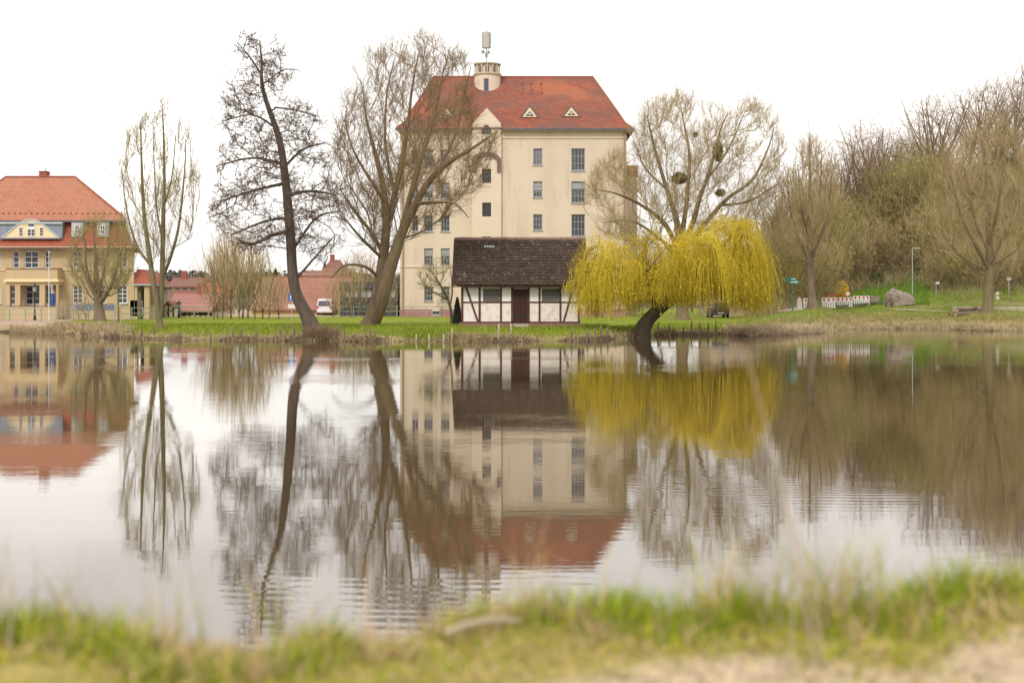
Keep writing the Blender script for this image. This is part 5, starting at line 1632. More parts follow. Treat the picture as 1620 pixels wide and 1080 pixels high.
def pavilion():
    D = 150.0
    X = lambda px: (px - 810) * D / F
    Z = lambda py: H + (HOR - py) * D / F
    root = thing('glass_pavilion', 'flat roofed dark glass pavilion adjoining the cream mill', 'pavilion', (X(585), D, .6))
    zb = .4
    MB().box(X(537), X(632), D - .3, D + 8, Z(456), Z(446.5)).build('roof_slab', M['anthracite'], root)
    for a in (538, 566, 596, 625):
        MB().box(X(a), X(a + 4 if a != 538 else a + 6), D - .1, D + .3, zb, Z(456.1)).build('pillar', M['anthracite'], root)
    MB().box(X(538), X(632), D + 7.6, D + 7.9, zb, Z(456.1)).box(X(538), X(540), D + .31, D + 7.6, zb, Z(456.1)).build('wall', M['anthracite'], root)
    for a, b_ in ((544, 566), (570, 596), (600, 625)):
        g = MB().box(X(a), X(b_), D + .12, D + .16, Z(490), Z(472)).build('window', M['glass'], root)
        for i in range(3):
            xx = X(a) + (X(b_) - X(a)) * i / 3
            MB().box(xx + .0, xx + .09, D + .06, D + .115, zb, Z(456.1)).build('mullion', M['anthracite'], g)
        MB().box(X(a), X(b_), D + .1, D + .18, Z(472), Z(470)).build('transom', M['anthracite'], g)
        MB().box(X(a), X(b_), D + .13, D + .15, Z(470), Z(457)).build('upper_pane', M['blind'], g)
        MB().box(X(a), X(b_), D + .12, D + .16, zb, Z(490.2)).build('lower_pane', M['glass'], g)
pavilion()

# ------------------------------------------------------------------ vehicles
def vehicle(name, label, cat, px, py, D, paint, van=True):
    """seen from the rear: body, glass, lamps, bumper, wheels"""
    X0 = (px - 810) * D / F
    zg = float(zt(X0, D))
    root = thing(name, label, cat, (X0, D, zg))
    w, h, L = (.86, 1.82, 4.2) if van else (.88, 1.48, 4.2)
    z = zg
    # cross sections from rear to front: (y, halfwidth low, halfwidth roof, belt z, roof z)
    secs = [(0, w * .97, w * .80, .95, h * .93), (.12, w, w * .84, .98, h), (1.6, w, w * .84, 1.0, h), (2.6 if van else 2.3, w, w * .8, 1.0, h * .97), (3.25, w * .98, w * .78, 1.0, 1.06), (L - .1, w * .9, w * .7, .8, .86), (L, w * .85, w * .65, .6, .65)]
    vs, fs = [], []
    for y, a, r_, bz, rz in secs:
        vs += [(X0 - a * .96, D + y, z + .28), (X0 - a, D + y, z + .55), (X0 - a, D + y, z + bz), (X0 - r_, D + y, z + rz - .06), (X0 - r_ * .85, D + y, z + rz), (X0 + r_ * .85, D + y, z + rz), (X0 + r_, D + y, z + rz - .06), (X0 + a, D + y, z + bz), (X0 + a, D + y, z + .55), (X0 + a * .96, D + y, z + .28)]
    n = 10
    for k in range(len(secs) - 1):
        fs += [(k * n + i, k * n + n + i, k * n + n + (i + 1) % n, k * n + (i + 1) % n) for i in range(n)]
    fs += [tuple(range(n)), tuple(range(len(vs) - 1, len(vs) - n - 1, -1))]
    MB().add(vs, fs).build('body', M[paint], root)
    gz0, gz1 = 1.02, h * .88
    MB().prism([(X0 - w * .80, z + gz0), (X0 + w * .80, z + gz0), (X0 + w * .70, z + gz1), (X0 - w * .70, z + gz1)], D - .02, D + .02).build('rear_window', M['glass_blue'], root)
    for s in (-1, 1):
        MB().prism_x([(D + .35, z + 1.05), (D + 2.4, z + 1.05), (D + 2.2, z + h * .86), (D + .4, z + h * .86)], X0 + s * (w * .93) - .02, X0 + s * (w * .93) + .02).build('side_window', M['glass'], root)
        MB().box(X0 + s * w * .88 - .09, X0 + s * w * .88 + .09, D - .03, D + .04, z + .72, z + 1.02).build('tail_lamp', M['red'], root)
        for yy in (.75, 3.3):
            o = MB().cyl((X0 + s * (w - .2), D + yy, z + .31), (X0 + s * (w + .01), D + yy, z + .31), .31, n=14).build('wheel', M['rubber'], root)
            MB().cyl((X0 + s * (w + .011), D + yy, z + .31), (X0 + s * (w + .02), D + yy, z + .31), .19, n=10).build('rim', M['grey_metal'], o)
    MB().box(X0 - w * .95, X0 + w * .95, D - .1, D + .1, z + .36, z + .56).build('bumper', M['anthracite'] if not van else M['van_paint'], root)
    MB().box(X0 - .26, X0 + .26, D - .115, D - .101, z + .42, z + .53).build('number_plate', M['white'], root)
vehicle('parked_van', 'white van parked behind the lawn between alder and twin willow', 'van', 513, 502, 158, 'van_paint')
vehicle('parked_car', 'dark grey car parked behind the yellow willow branches', 'car', 1140, 486, 138, 'car_paint', False)

# ------------------------------------------------------------------ street furniture
def railing(label, p0, p1, n, h=1.05):
    p0, p1 = Vector(p0), Vector(p1)
    root = thing('railing', label, 'railing', (p0 + p1) / 2, 'pale green railings along the promenade')
    for i in range(n):
        p = p0.lerp(p1, i / (n - 1))
        z = float(zt(p.x, p.y)) - .05
        MB().box(p.x - .05, p.x + .05, p.y - .05, p.y + .05, z, z + h + .05).build('post', M['rail_green'], root)
    za, zb = float(zt(p0.x, p0.y)), float(zt(p1.x, p1.y))
    for f in (.55, 1.0):
        MB().cyl((p0.x, p0.y, za + h * f), (p1.x, p1.y, zb + h * f), .035, n=6).build('rail', M['rail_green'], root)
def fp(px, D): return ((px - 810) * D / F, D, .6)
railing('pale green railing in front of the ochre villa', fp(-60, 119), fp(140, 119), 9)
railing('pale green railing beside the side porch of the villa', fp(190, 121), fp(245, 121), 4)
railing('pale green railing in front of the glass pavilion and mill', fp(536, 144.5), fp(720, 144.5), 9)
railing('pale green railing between cottage and thicket', fp(262, 138), fp(330, 138), 4)

def lantern(px, py0, D, label):
    X0 = (px - 810) * D / F
    z = float(zt(X0, D)) - .05
    top = H + (HOR - py0) * D / F
    root = thing('street_lamp', label, 'street lamp', (X0, D, z), 'black lanterns on the promenade')
    MB().lathe((X0, D, z), [(.14, 0), (.14, .12), (.09, .5), (.06, .9), (.05, top - z - .75)], 10).build('pole', M['black'], root)
    a = top - .75
    MB().lathe((X0, D, a), [(.07, 0), (.13, .06), (.05, .1)], 8).lathe((X0, D, a + .52), [(.34, 0), (.30, .06), (.08, .18), (.03, .3)], 8).build('lantern_roof', M['black'], root)
    MB().lathe((X0, D, a + .09), [(.12, 0), (.22, .42)], 6).build('lantern_glass', M['blind'], root)
lantern(55, 449, 121, 'black lantern lamp post in front of the villa porch')
lantern(283, 476, 136, 'black lantern lamp post in front of the pink roofed cottage')

def flag():
    D = 120.5
    X0 = (77.5 - 810) * D / F
    z = float(zt(X0, D)) - .05
    root = thing('flagpole', 'slim white flagpole before the villa porch', 'flagpole', (X0, D, z))
    MB().cyl((X0, D, z), (X0, D, H + (HOR - 400) * D / F), .05, .03, n=8).lathe((X0, D, H + (HOR - 400) * D / F), [(.05, 0), (.07, .06), (.01, .13)], 8).build('pole', M['white'], root)
    fz = H + (HOR - 478) * D / F
    P = []
    nx, nz_ = 6, 10
    fx0 = X0 + .12
    mb = MB()
    for j in range(nz_ + 1):
        for i in range(nx + 1):
            u, v = i / nx, j / nz_
            P.append((fx0 + u * (.35 + .1 * math.sin(v * 5)), D - .05 + .14 * math.sin(u * 9 + v * 2), fz - .3 + v * 1.75))
    n = len(P)
    P += [(a, b_ + .015, c) for a, b_, c in P]
    f = [(j * (nx + 1) + i, j * (nx + 1) + i + 1, (j + 1) * (nx + 1) + i + 1, (j + 1) * (nx + 1) + i) for j in range(nz_) for i in range(nx)]
    f += [tuple(n + q for q in reversed(t)) for t in f]
    mb.add(P, f)
    fl = mb.build('hanging_flag', None)
    me = fl.data
    me.materials.append(M['flag_blue']); me.materials.append(M['white'])
    for pl in me.polygons:
        if pl.center.z > fz + .75: pl.material_index = 1
    props(fl, 'limp blue and white flag hanging beside the white flagpole', 'flag')
flag()

def banner():
    D = 117.5
    for a, b_, lab in ((114.5, 149, 'blue banner with pale rings hung on the railing left of the pollard trunk'), (165, 180, 'blue banner on the railing right of the pollard trunk')):
        x0, x1 = (a - 810) * D / F, (b_ - 810) * D / F
        zt_, zb = H + (HOR - 480.5) * D / F, H + (HOR - 491) * D / F
        root = thing('banner', lab, 'banner', ((x0 + x1) / 2, D, zb))
        MB().box(x0, x1, D, D + .03, zb, zt_).build('cloth', M['banner'], root)
        n = 3 if a < 150 else 1
        for i in range(n):
            cx, cz = x0 + (x1 - x0) * (i + .5) / n, (zb + zt_) / 2
            mb = MB()
            k = 14
            vs = [(cx + r_ * math.cos(2 * math.pi * q / k), D - .006, cz + r_ * math.sin(2 * math.pi * q / k)) for r_ in (.24, .15) for q in range(k)]
            mb.add(vs, [(q, (q + 1) % k, k + (q + 1) % k, k + q) for q in range(k)]).build('printed_ring', M['stone_pale'], root)
        for x in (x0, x1):
            MB().cyl((x, D + .06, float(zt(x, D)) - .1), (x, D + .06, zt_ + .05), .03, n=6).build('pole', M['grey_metal'], root)
banner()

def tree_stake():
    b = ground_at(188, 511)
    D = b.y
    s = D / F
    root = thing('tree_stakes', 'wooden stake frame holding a young tree beside the pollard tree', 'tree stake', b)
    for px, dy in ((183, -.3), (192.5, -.3), (188, .5)):
        x = (px - 810) * s
        MB().cyl((x, D + dy, b.z - .2), (x + (188 - px) * s * .15, D + dy * .7, H + (HOR - 482) * s), .055, .05, n=7).build('stake', M['wood_pale'], root)
    MB().box((182 - 810) * s, (193 - 810) * s, D - .33, D - .24, H + (HOR - 484) * s, H + (HOR - 482.5) * s).build('cross_bar', M['wood_pale'], root)
    build_tree('sapling', 'thin young tree tied between wooden stakes', 'tree', [[(187.5, 512, .07), (187, 470, .05), (186, 430, .035), (188, 380, .012)]], D, [(187, 365), (176, 400), (172, 440), (186, 460), (202, 440), (200, 395)],
               60, 1.2, (M['bark_olive'], M['twig_olive']), bf=.15, wz=.6, angk=1.0, tip_r=.012, limbs=3, twig=dict(per=2, L=.6, up=.4, spread=.4, r=.008, seg=2, rmax=.02))
tree_stake()

def blue_sign():
    D = 118.0
    X0 = (461.5 - 810) * D / F
    z = float(zt(X0, D))
    root = thing('parking_sign', 'blue square sign on a grey post behind the alder trunk', 'sign', (X0, D, z))
    MB().cyl((X0, D, z - .1), (X0, D, H + (HOR - 462) * D / F), .035, n=8).build('post', M['grey_metal'], root)
    c = H + (HOR - 470) * D / F
    MB().box(X0 - .3, X0 + .3, D - .06, D - .04, c - .3, c + .3).build('sign_plate', M['sign_blue'], root)
    MB().box(X0 - .12, X0 - .04, D - .068, D - .062, c - .2, c + .2).box(X0 - .04, X0 + .13, D - .068, D - .062, c + .13, c + .2).box(X0 - .04, X0 + .13, D - .068, D - .062, c - .04, c + .03).box(X0 + .07, X0 + .13, D - .068, D - .062, c + .03, c + .13).build('letter', M['white'], root)
    c -= .75
    MB().box(X0 - .3, X0 + .3, D - .06, D - .04, c - .16, c + .16).build('lower_plate', M['white'], root)
blue_sign()

def direction_sign():
    b = ground_at(1254, 492)
    D = b.y
    s = D / F
    x = b.x
    root = thing('direction_sign', 'green signpost with two green arrow boards beside the barriers', 'sign', b)
    zz = lambda py: H + (HOR - py) * s
    MB().cyl((x, D, b.z - .1), (x, D, zz(438)), .05, n=8).build('post', M['sign_green'], root)
    for y0, y1, a, b_, left in ((439.5, 443.3, 1245, 1260, True), (444, 448.3, 1245, 1264, False)):
        X0, X1 = (a - 810) * s, (b_ - 810) * s
        zl, zh = zz(y1), zz(y0)
        zm = (zl + zh) / 2
        pts = [(X0 - .25, zm), (X0, zl), (X1, zl), (X1, zh), (X0, zh)] if left else [(X0, zl), (X1, zl), (X1 + .25, zm), (X1, zh), (X0, zh)]
        bd = MB().prism(pts, D - .09, D - .055).build('arrow_board', M['sign_green'], root)
        mb = MB()
        xa = X0 + (X1 - X0) * .45 if left else X0 + (X1 - X0) * .28
        xe = X1 - .12
        r_ = random.Random(int(a + b_))
        while xa < xe:
            wd = r_.uniform(.05, .11)
            mb.box(xa, min(xa + wd, xe), D - .096, D - .091, zm - .05, zm + r_.uniform(.03, .07)); xa += wd + r_.uniform(.03, .06)
        mb.build('lettering', M['white'], bd)
direction_sign()

def pedestal():
    b = ground_at(1264.5, 490)
    s = b.y / F
    root = thing('stone_post', 'pale grey stone post in front of the red and white barriers', 'post', b)
    h = 20 * s
    MB().box(b.x - .20, b.x + .20, b.y - .2, b.y + .2, b.z - .1, b.z + h * .72).build('shaft', M['concrete'], root)
    MB().box(b.x - .25, b.x + .25, b.y - .25, b.y + .25, b.z - .08, b.z + h * .1).build('foot', M['concrete'], root)
    MB().lathe((b.x, b.y, b.z + h * .722), [(.22, 0), (.2, h * .1), (.11, h * .2), (.12, h * .26), (.02, h * .3)], 10).build('cap', M['concrete'], root)
pedestal()

def barriers():
    spots = [((1271, 489), (1290, 489), 'leftmost red and white barrier between the green sign and the tree'), ((1300, 488.5), (1322, 487.5), 'red and white barrier right beside the straight tree trunk'),
             ((1323, 487.3), (1349, 485.5), 'red and white barrier in the middle of the row below the round sign'), ((1350, 485), (1376, 482.5), 'rightmost red and white barrier next to the stone block')]
    for k, (p, q, lab) in enumerate(spots):
        a, b_ = ground_at(*p), ground_at(*q)
        D = (a.y + b_.y) / 2
        x0, x1 = (p[0] - 810) * D / F, (q[0] - 810) * D / F
        z = (a.z + b_.z) / 2
        root = thing('barrier', lab, 'barrier', ((x0 + x1) / 2, D, z), 'red and white roadwork barriers')
        # two frames of upright slats and a top board with red fields
        n = int((x1 - x0) / .19)
        wsl = (x1 - x0) / n
        for i in range(n):
            MB().box(x0 + i * wsl + .035, x0 + (i + 1) * wsl - .035, D, D + .04, z + .10, z + .52).build('slat', M['white'], root)
        MB().box(x0, x1, D - .01, D + .05, z + .52, z + .60).build('lower_rail', M['white'], root)
        MB().box(x0, x1, D - .012, D + .052, z + .05, z + .10).build('bottom_rail', M['white'], root)
        MB().box(x0, x1, D - .02, D + .05, z + .60, z + .95).build('board', M['white'], root)
        m = max(3, int((x1 - x0) / .38))
        for i in range(m):
            cx = x0 + (x1 - x0) * (i + .5) / m
            MB().box(cx - .085, cx + .085, D - .026, D - .021, z + .66, z + .89).build('red_field', M['red'], root)
        for x in (x0 + .15, x1 - .15):
            MB().box(x - .05, x + .05, D - .3, D + .35, z - .03, z + .05).build('foot', M['anthracite'], root)
        for lx in ({1: (.4, .92), 2: (.27,)}.get(k, ())):
            x = x0 + (x1 - x0) * lx
            lm = thing('warning_lamp', {(1, .4): 'orange warning lamp on the barrier beside the straight tree', (1, .92): 'orange warning lamp on the right end of the barrier beside the straight tree', (2, .27): 'orange warning lamp on the middle barrier below the yellow bush'}[(k, lx)], 'warning lamp', (x, D, z + .953), 'warning lamps on the barriers')
            MB().box(x - .08, x + .08, D - .05, D + .05, z + .953, z + 1.08).build('battery_box', M['orange'], lm)
            MB().cyl((x, D - .05, z + 1.2), (x, D + .05, z + 1.2), .12, n=12).build('lens', M['red'], lm)
    # round closed-road sign
    b = ground_at(1341, 482)
    D = b.y + 1.0
    s = D / F
    x = (1341 - 810) * s
    z = float(zt(x, D))
    c = H + (HOR - 464.5) * s
    root = thing('round_sign', 'round white road sign with red rim above the barriers', 'sign', (x, D, z))
    MB().cyl((x, D, z - .1), (x, D, c + .3), .035, n=8).build('post', M['grey_metal'], root)
    MB().cyl((x, D - .05, c), (x, D - .03, c), 4.6 * s, n=24).build('red_rim', M['red'], root)
    MB().cyl((x, D - .056, c), (x, D - .051, c), 3.3 * s, n=24).build('white_disc', M['white'], root)
barriers()

def stone_block():
    b = ground_at(1383, 480)
    s = b.y / F
    root = thing('stone_block', 'weathered stone block at the end of the barrier row', 'stone block', b)
    mb = MB()
    r_ = random.Random(5)
    x0, x1 = -7 * s, 6.5 * s
    z1 = 12 * s
    v = []
    for zz in (-.1, z1):
        for xx, yy in ((x0, -.5), (x1, -.4), (x1 * .96, .6), (x0 * .95, .6)):
            v.append((b.x + xx * r_.uniform(.9, 1.05), b.y + yy, b.z + zz * r_.uniform(.9, 1.1)))
    mb.add(v, [(3, 2, 1, 0), (4, 5, 6, 7), (0, 1, 5, 4), (1, 2, 6, 5), (2, 3, 7, 6), (3, 0, 4, 7)])
    mb.build('block', M['rock'], root)
    # low timber edge running from the block
    c, d = ground_at(1325, 487), ground_at(1398, 480)
    e = thing('kerb_beam', 'long dark timber kerb running past the barriers to the bench', 'kerb', (c + d) / 2)
    ln = (d - c)
    n = Vector((ln.y, -ln.x, 0)).normalized() * .12
    u = Vector((0, 0, .22))
    MB().add([c - n, c + n, d + n, d - n, c - n + u, c + n + u, d + n + u, d - n + u], [(3, 2, 1, 0), (4, 5, 6, 7), (0, 1, 5, 4), (1, 2, 6, 5), (2, 3, 7, 6), (3, 0, 4, 7)]).build('beam', M['wood_grey'], e)
stone_block()

def boulder():
    b = ground_at(1420, 483)
    D = b.y + .5
    s = D / F
    import bmesh
    outline = [(1398, 484), (1399, 470), (1403, 463), (1411, 455.5), (1421, 459), (1432, 463), (1441, 466), (1447, 472), (1447.5, 481), (1445, 484)]
    bm = bmesh.new()
    r_ = random.Random(21)
    ctr = np.mean(outline, 0)
    for px, py in outline:
        bm.verts.new(((px - 810) * s, D + r_.uniform(-.15, .15), H + (HOR - py) * s))
    for k, dy in ((.80, -.8), (.45, -1.35), (.78, .8), (.4, 1.2)):
        for px, py in outline[::1 if k > .5 else 2]:
            q = ctr + (np.array((px, py)) - ctr) * k * r_.uniform(.85, 1.1)
            if py > 480: q[1] = py
            bm.verts.new(((q[0] - 810) * s, D + dy * r_.uniform(.8, 1.15), H + (HOR - q[1]) * s))
    bmesh.ops.convex_hull(bm, input=bm.verts)
    bmesh.ops.delete(bm, geom=[v for v in bm.verts if not v.link_faces], context='VERTS')
    bmesh.ops.subdivide_edges(bm, edges=bm.edges, cuts=4, use_grid_fill=True, fractal=.35, seed=3)
    me = bpy.data.meshes.new('boulder'); bm.to_mesh(me); bm.free()
    o = link_mesh('boulder', me, M['rock'], None, False)
    props(o, 'large angular grey-brown boulder on the grass slope below the lamp', 'boulder')
boulder()

def bench():
    b = ground_at(1407, 486)
    s = b.y / F
    root = thing('bench', 'small wooden bench standing in front of the boulder', 'bench', b)
    x0, x1 = b.x - 7 * s, b.x + 7 * s
    for i in range(3):
        MB().box(x0, x1, b.y - .25 + i * .17, b.y - .11 + i * .17, b.z + .42, b.z + .47).build('seat_plank', M['wood_grey'], root)
    for x in (x0 + .08, x1 - .2):
        MB().box(x, x + .12, b.y - .2, b.y + .2, b.z - .1, b.z + .417).build('leg', M['wood_grey'], root)
bench()

def lamp_pole():
    b = ground_at(1443.5, 470)
    D = b.y
    s = D / F
    root = thing('street_light', 'tall slim grey street light above the boulder', 'street lamp', b)
    top = H + (HOR - 393) * s
    MB().cyl((b.x, D, b.z - .1), (b.x, D, top), .075, .045, n=10).build('pole', M['grey_metal'], root)
    MB().box(b.x - .04, b.x + .75, D - .1, D + .1, top - .03, top + .06).build('lamp_head', M['grey_metal'], root)
    MB().box(b.x + .2, b.x + .7, D - .08, D + .08, top - .05, top - .032).build('lamp_glass', M['white'], root)
lamp_pole()

def small_signs():
    b = ground_at(1596, 470)
    s = b.y / F
    root = thing('plate_sign', 'small white plate sign on a post at the far right', 'sign', b)
    MB().cyl((b.x, b.y, b.z - .1), (b.x, b.y, H + (HOR - 438) * s), .04, n=8).build('post', M['grey_metal'], root)
    MB().box(b.x - 3.6 * s, b.x + 3.6 * s, b.y - .07, b.y - .045, H + (HOR - 443) * s, H + (HOR - 439.5) * s).build('plate', M['white'], root)
    MB().box(b.x - 3.2 * s, b.x + 3.2 * s, b.y - .077, b.y - .072, H + (HOR - 441.8) * s, H + (HOR - 440.8) * s).build('red_stripe', M['red'], root)
    MB().box(b.x - 7 * s, b.x + 7 * s, b.y - .04, b.y + .04, H + (HOR - 436) * s, H + (HOR - 435) * s).build('cross_arm', M['wood_grey'], root)
    b = ground_at(1578, 473)
    s = b.y / F
    root = thing('marker_post', 'short white marker post with red band by the lane', 'post', b)
    MB().box(b.x - 2.3 * s, b.x + 2.3 * s, b.y - .1, b.y + .1, b.z - .1, b.z + 8 * s).prism([(b.x - 2.3 * s, b.z + 8 * s), (b.x + 2.3 * s, b.z + 8 * s), (b.x + 1.2 * s, b.z + 11 * s), (b.x - 1.2 * s, b.z + 11 * s)], b.y - .1, b.y + .1).build('post', M['white'], root)
    MB().box(b.x - 2.32 * s, b.x + 2.32 * s, b.y - .106, b.y - .101, b.z + 4 * s, b.z + 6.5 * s).build('red_band', M['red'], root)
    b = ground_at(1481, 466)
    D = b.y
    s = D / F
    root = thing('slim_sign', 'slim post with small white sign at the foot of the wood', 'sign', b)
    MB().cyl((b.x, D, b.z - .1), (b.x, D, H + (HOR - 446) * s), .035, n=6).build('post', M['grey_metal'], root)
    MB().box(b.x - 1 * s, b.x + 5 * s, D - .06, D - .04, H + (HOR - 449.5) * s, H + (HOR - 446) * s).build('plate', M['white'], root)
small_signs()

def bank_wall():
    p0, p1 = ground_at(1508, 494), ground_at(1640, 494.5)
    root = thing('retaining_wall', 'low pale retaining wall behind the log pile', 'wall', (p0 + p1) / 2)
    n = 9
    for i in range(n):
        a, b_ = p0.lerp(p1, i / n), p0.lerp(p1, (i + 1) / n)
        zc = (a.z + b_.z) / 2
        MB().add([(a.x + .01, a.y, zc - .3), (b_.x - .01, b_.y, zc - .3), (b_.x - .01, b_.y + .5, zc - .3), (a.x + .01, a.y + .5, zc - .3), (a.x + .01, a.y, zc + .5), (b_.x - .01, b_.y, zc + .5), (b_.x - .01, b_.y + .5, zc + .52), (a.x + .01, a.y + .5, zc + .52)],
                 [(3, 2, 1, 0), (4, 5, 6, 7), (0, 1, 5, 4), (1, 2, 6, 5), (2, 3, 7, 6), (3, 0, 4, 7)]).build('wall_block', M['stone_pale'], root)
    labs = ['long weathered log on the grass before the retaining wall', 'thin log lying on top of the long weathered log', 'short log with pale sawn end at the left of the log pile', 'log at the back of the pile touching the wall']
    for i, (pa, pb, r_, up) in enumerate((((1512, 502), (1547, 499), .26, .2), ((1516, 501), (1545, 498.5), .16, .58), ((1503, 503), (1514, 499.5), .17, .12), ((1520, 499), (1551, 497), .24, .3))):
        a, b_ = ground_at(*pa), ground_at(*pb)
        a.z += up; b_.z += up
        b_.y = a.y + .5 + .2 * i; a.y += .15 * i
        b_.x = (pb[0] - 810) * b_.y / F
        root = thing('log', labs[i], 'log', (a + b_) / 2, 'logs piled on the right bank')
        d = (b_ - a)
        P = np.array([tuple(a + d * t + Vector((0, 0, .05 * math.sin(t * 7 + i)))) for t in np.linspace(0, 1, 7)])
        V, Q = tubes(P[None], np.array([r_ * (1 + .12 * math.sin(t * 5 + i)) for t in range(7)])[None], 9)
        link_mesh('bark', np_mesh('bark', V - np.array(tuple(BASE[root])), Q), M['log'], root, True)
        for e, f in ((a, -1), (b_, 1)):
            u = d.normalized() * .004 * f
            MB().cyl(e - u, e + u, r_ * .9, n=9).build('sawn_end', M['log_end'], root)
bank_wall()

def path_right():
    L = [(1398, 488), (1420, 490), (1450, 491.5), (1480, 492.5), (1508, 494)]
    pts = [ground_at(*p) for p in L]
    mb = MB()
    vs = []
    for p in pts:
        for dy in (-.35, .35):
            vs.append((p.x, p.y + dy, float(zt(p.x, p.y + dy)) + .05))
    mb.add(vs, [(2 * i, 2 * i + 2, 2 * i + 3, 2 * i + 1) for i in range(len(pts) - 1)])
    props(mb.build('path', M['stone_pale']), kind='structure')
    # gravel forecourt left of the barriers
    n = 12
    vs = []
    for i in range(n + 1):
        px = 1195 + (1262 - 1195) * i / n
        for py in (497 - i * .45, 486 - i * .4):
            p = ground_at(px, py); vs.append((p.x, p.y, p.z + .04))
    MBx = MB().add(vs, [(2 * i, 2 * i + 2, 2 * i + 3, 2 * i + 1) for i in range(n)])
    props(MBx.build('pavement', mat('gravel', (.52, .38, .3), (.42, .31, .24), 6, .95, .3, 20)), kind='structure')
path_right()

# ------------------------------------------------------------------ stakes along the far shore
def stakes():
    r_ = random.Random(12)
    def one(px, d, h, pale, label, group, lean=None):
        D = float(shoreD(px)) + d
        x = (px - 810) * D / F
        z = float(zt(x, D))
        lx, ly = r_.uniform(-.08, .08), r_.uniform(-.08, .08)
        P = np.array([(0, 0, -.5), (lx * .5, ly * .5, h * .5), (lx, ly, h)])
        rr = .055 * r_.uniform(.8, 1.25)
        V, Q = tubes(P[None], np.array([[rr, rr, rr * .85]]), 6)
        top = np.arange(12, 18)
        me = np_mesh('stake', V, np.concatenate([Q, np.array([[12, 13, 14, 15], [15, 16, 17, 12]])]))
        o = link_mesh('shore_stake', me, M['wood_pale' if pale else 'wood_grey'])
        o.location = (x, D, z)
        props(o, label, 'stake', group)
    px = 131.0
    while px < 655:
        if not (478 < px < 512):
            one(px, r_.uniform(-.6, .9), r_.uniform(.35, .85), False, 'short dark wooden stake in the dry reeds along the left shore', 'dark stakes along the left shore')
        px += r_.uniform(7, 20)
    pale = [(658, 'pale stake at the waterline, leftmost before the lawn'), (680, 'pale stake at the waterline, second before the lawn left of the hut'), (701, 'pale stake left of the hut corner at the waterline'), (714, 'pale stake just left of the hut at the waterline'),
            (788, 'tall pale stake left of the hut door at the waterline'), (809, 'yellowish pale stake before the hut door jamb at the waterline')]
    for px, lab in pale:
        one(px, r_.uniform(-.2, .5), r_.uniform(.7, .9), True, lab, 'pale stakes before the hut')
    for px in (764, 850, 905, 928, 935, 942, 952, 961, 973, 986):
        one(px, r_.uniform(-.3, .5), r_.uniform(.4, .7), False, 'grey wooden stake on the shore between hut and yellow willow', 'grey stakes between hut and willow')
    for px in (1040, 1058, 1066, 1081, 1093, 1108, 1121, 1132, 1143):
        one(px, r_.uniform(-.3, .5), r_.uniform(.4, .8), False, 'dark wooden stake on the shore under the yellow willow', 'dark stakes under the willow')
stakes()

# ------------------------------------------------------------------ shrubs, thicket, backdrop trees
THK = 'bare shrubs of the thicket behind the lawn'
shrub = local_tree('bare_shrub', 'bare brown many-stemmed shrub of the thicket behind the lawn', 6.5, 3.2, 110, (M['bark_olive'], M['twig_tan']), dict(per=2, L=1.0, up=.45, spread=.4, r=.011, seg=2, rmax=.05), .06, fork=.08, up=.5, group=THK, base_frac=.04, nst=6)
def shrubs():
    for px, D, s in ((338, 127, .9), (352, 125, 1.1), (366, 128, 1.25), (378, 124, 1.05), (392, 126, 1.3), (404, 124, 1.1), (416, 128, 1.05), (425, 122, .7), (345, 131, 1.2), (384, 131, 1.35), (441, 130, .8)):
        x = (px - 810) * D / F
        place_copy(shrub, (x, D, float(zt(x, D)) - .05), s, rng.uniform(0, 6.3))
    for px, D, s in ((540, 141, .7), (556, 140, .95), (572, 142, .7), (618, 141, .8), (527, 136, .7)):
        x = (px - 810) * D / F
        place_copy(shrub, (x, D, float(zt(x, D)) - .05), s, rng.uniform(0, 6.3), 'bare slender shrub in front of the glass pavilion', 'shrubs before the pavilion')
    for px, D, s in ((100, 119, .32), (125, 117, .35), (136, 116, .4), (698, 143, .42)):
        x = (px - 810) * D / F
        place_copy(shrub, (x, D, float(zt(x, D)) - .05), s, rng.uniform(0, 6.3), {100: 'low bare shrub by the porch corner of the villa', 125: 'low bare shrub under the blue banner', 136: 'low bare shrub left of the pollard trunk', 698: 'low brown shrub at the plinth of the cream mill'}[px], 'low shrubs by the buildings')
    B = 'bare trees behind the houses'
    for k, px, D, s, lab in ((2, 350, 200, .85, 'slender bare tree behind the thicket and orange roof'), (2, 362, 190, .9, 'slender bare tree behind the middle of the thicket'), (0, 560, 215, .6, 'bare tree behind the glass pavilion roof'), (3, 545, 225, .7, 'olive budding tree beyond the barn end'), (0, 590, 205, .65, 'bare tree close to the left corner of the cream mill'), (1, 618, 220, .62, 'bare tree directly behind the left mill corner'), (2, 575, 180, .7, 'slender bare tree above the pavilion roof'), (5, 520, 180, 1.0, 'low bushy brown tree behind the barn gable'), (1, 470, 260, .55, 'small bare tree far behind the barn ridge')):
        x = (px - 810) * D / F
        place_copy(protos[k][0], (x, D, float(zt(x, D)) - .1), s, rng.uniform(0, 6.3), lab, B)
shrubs()

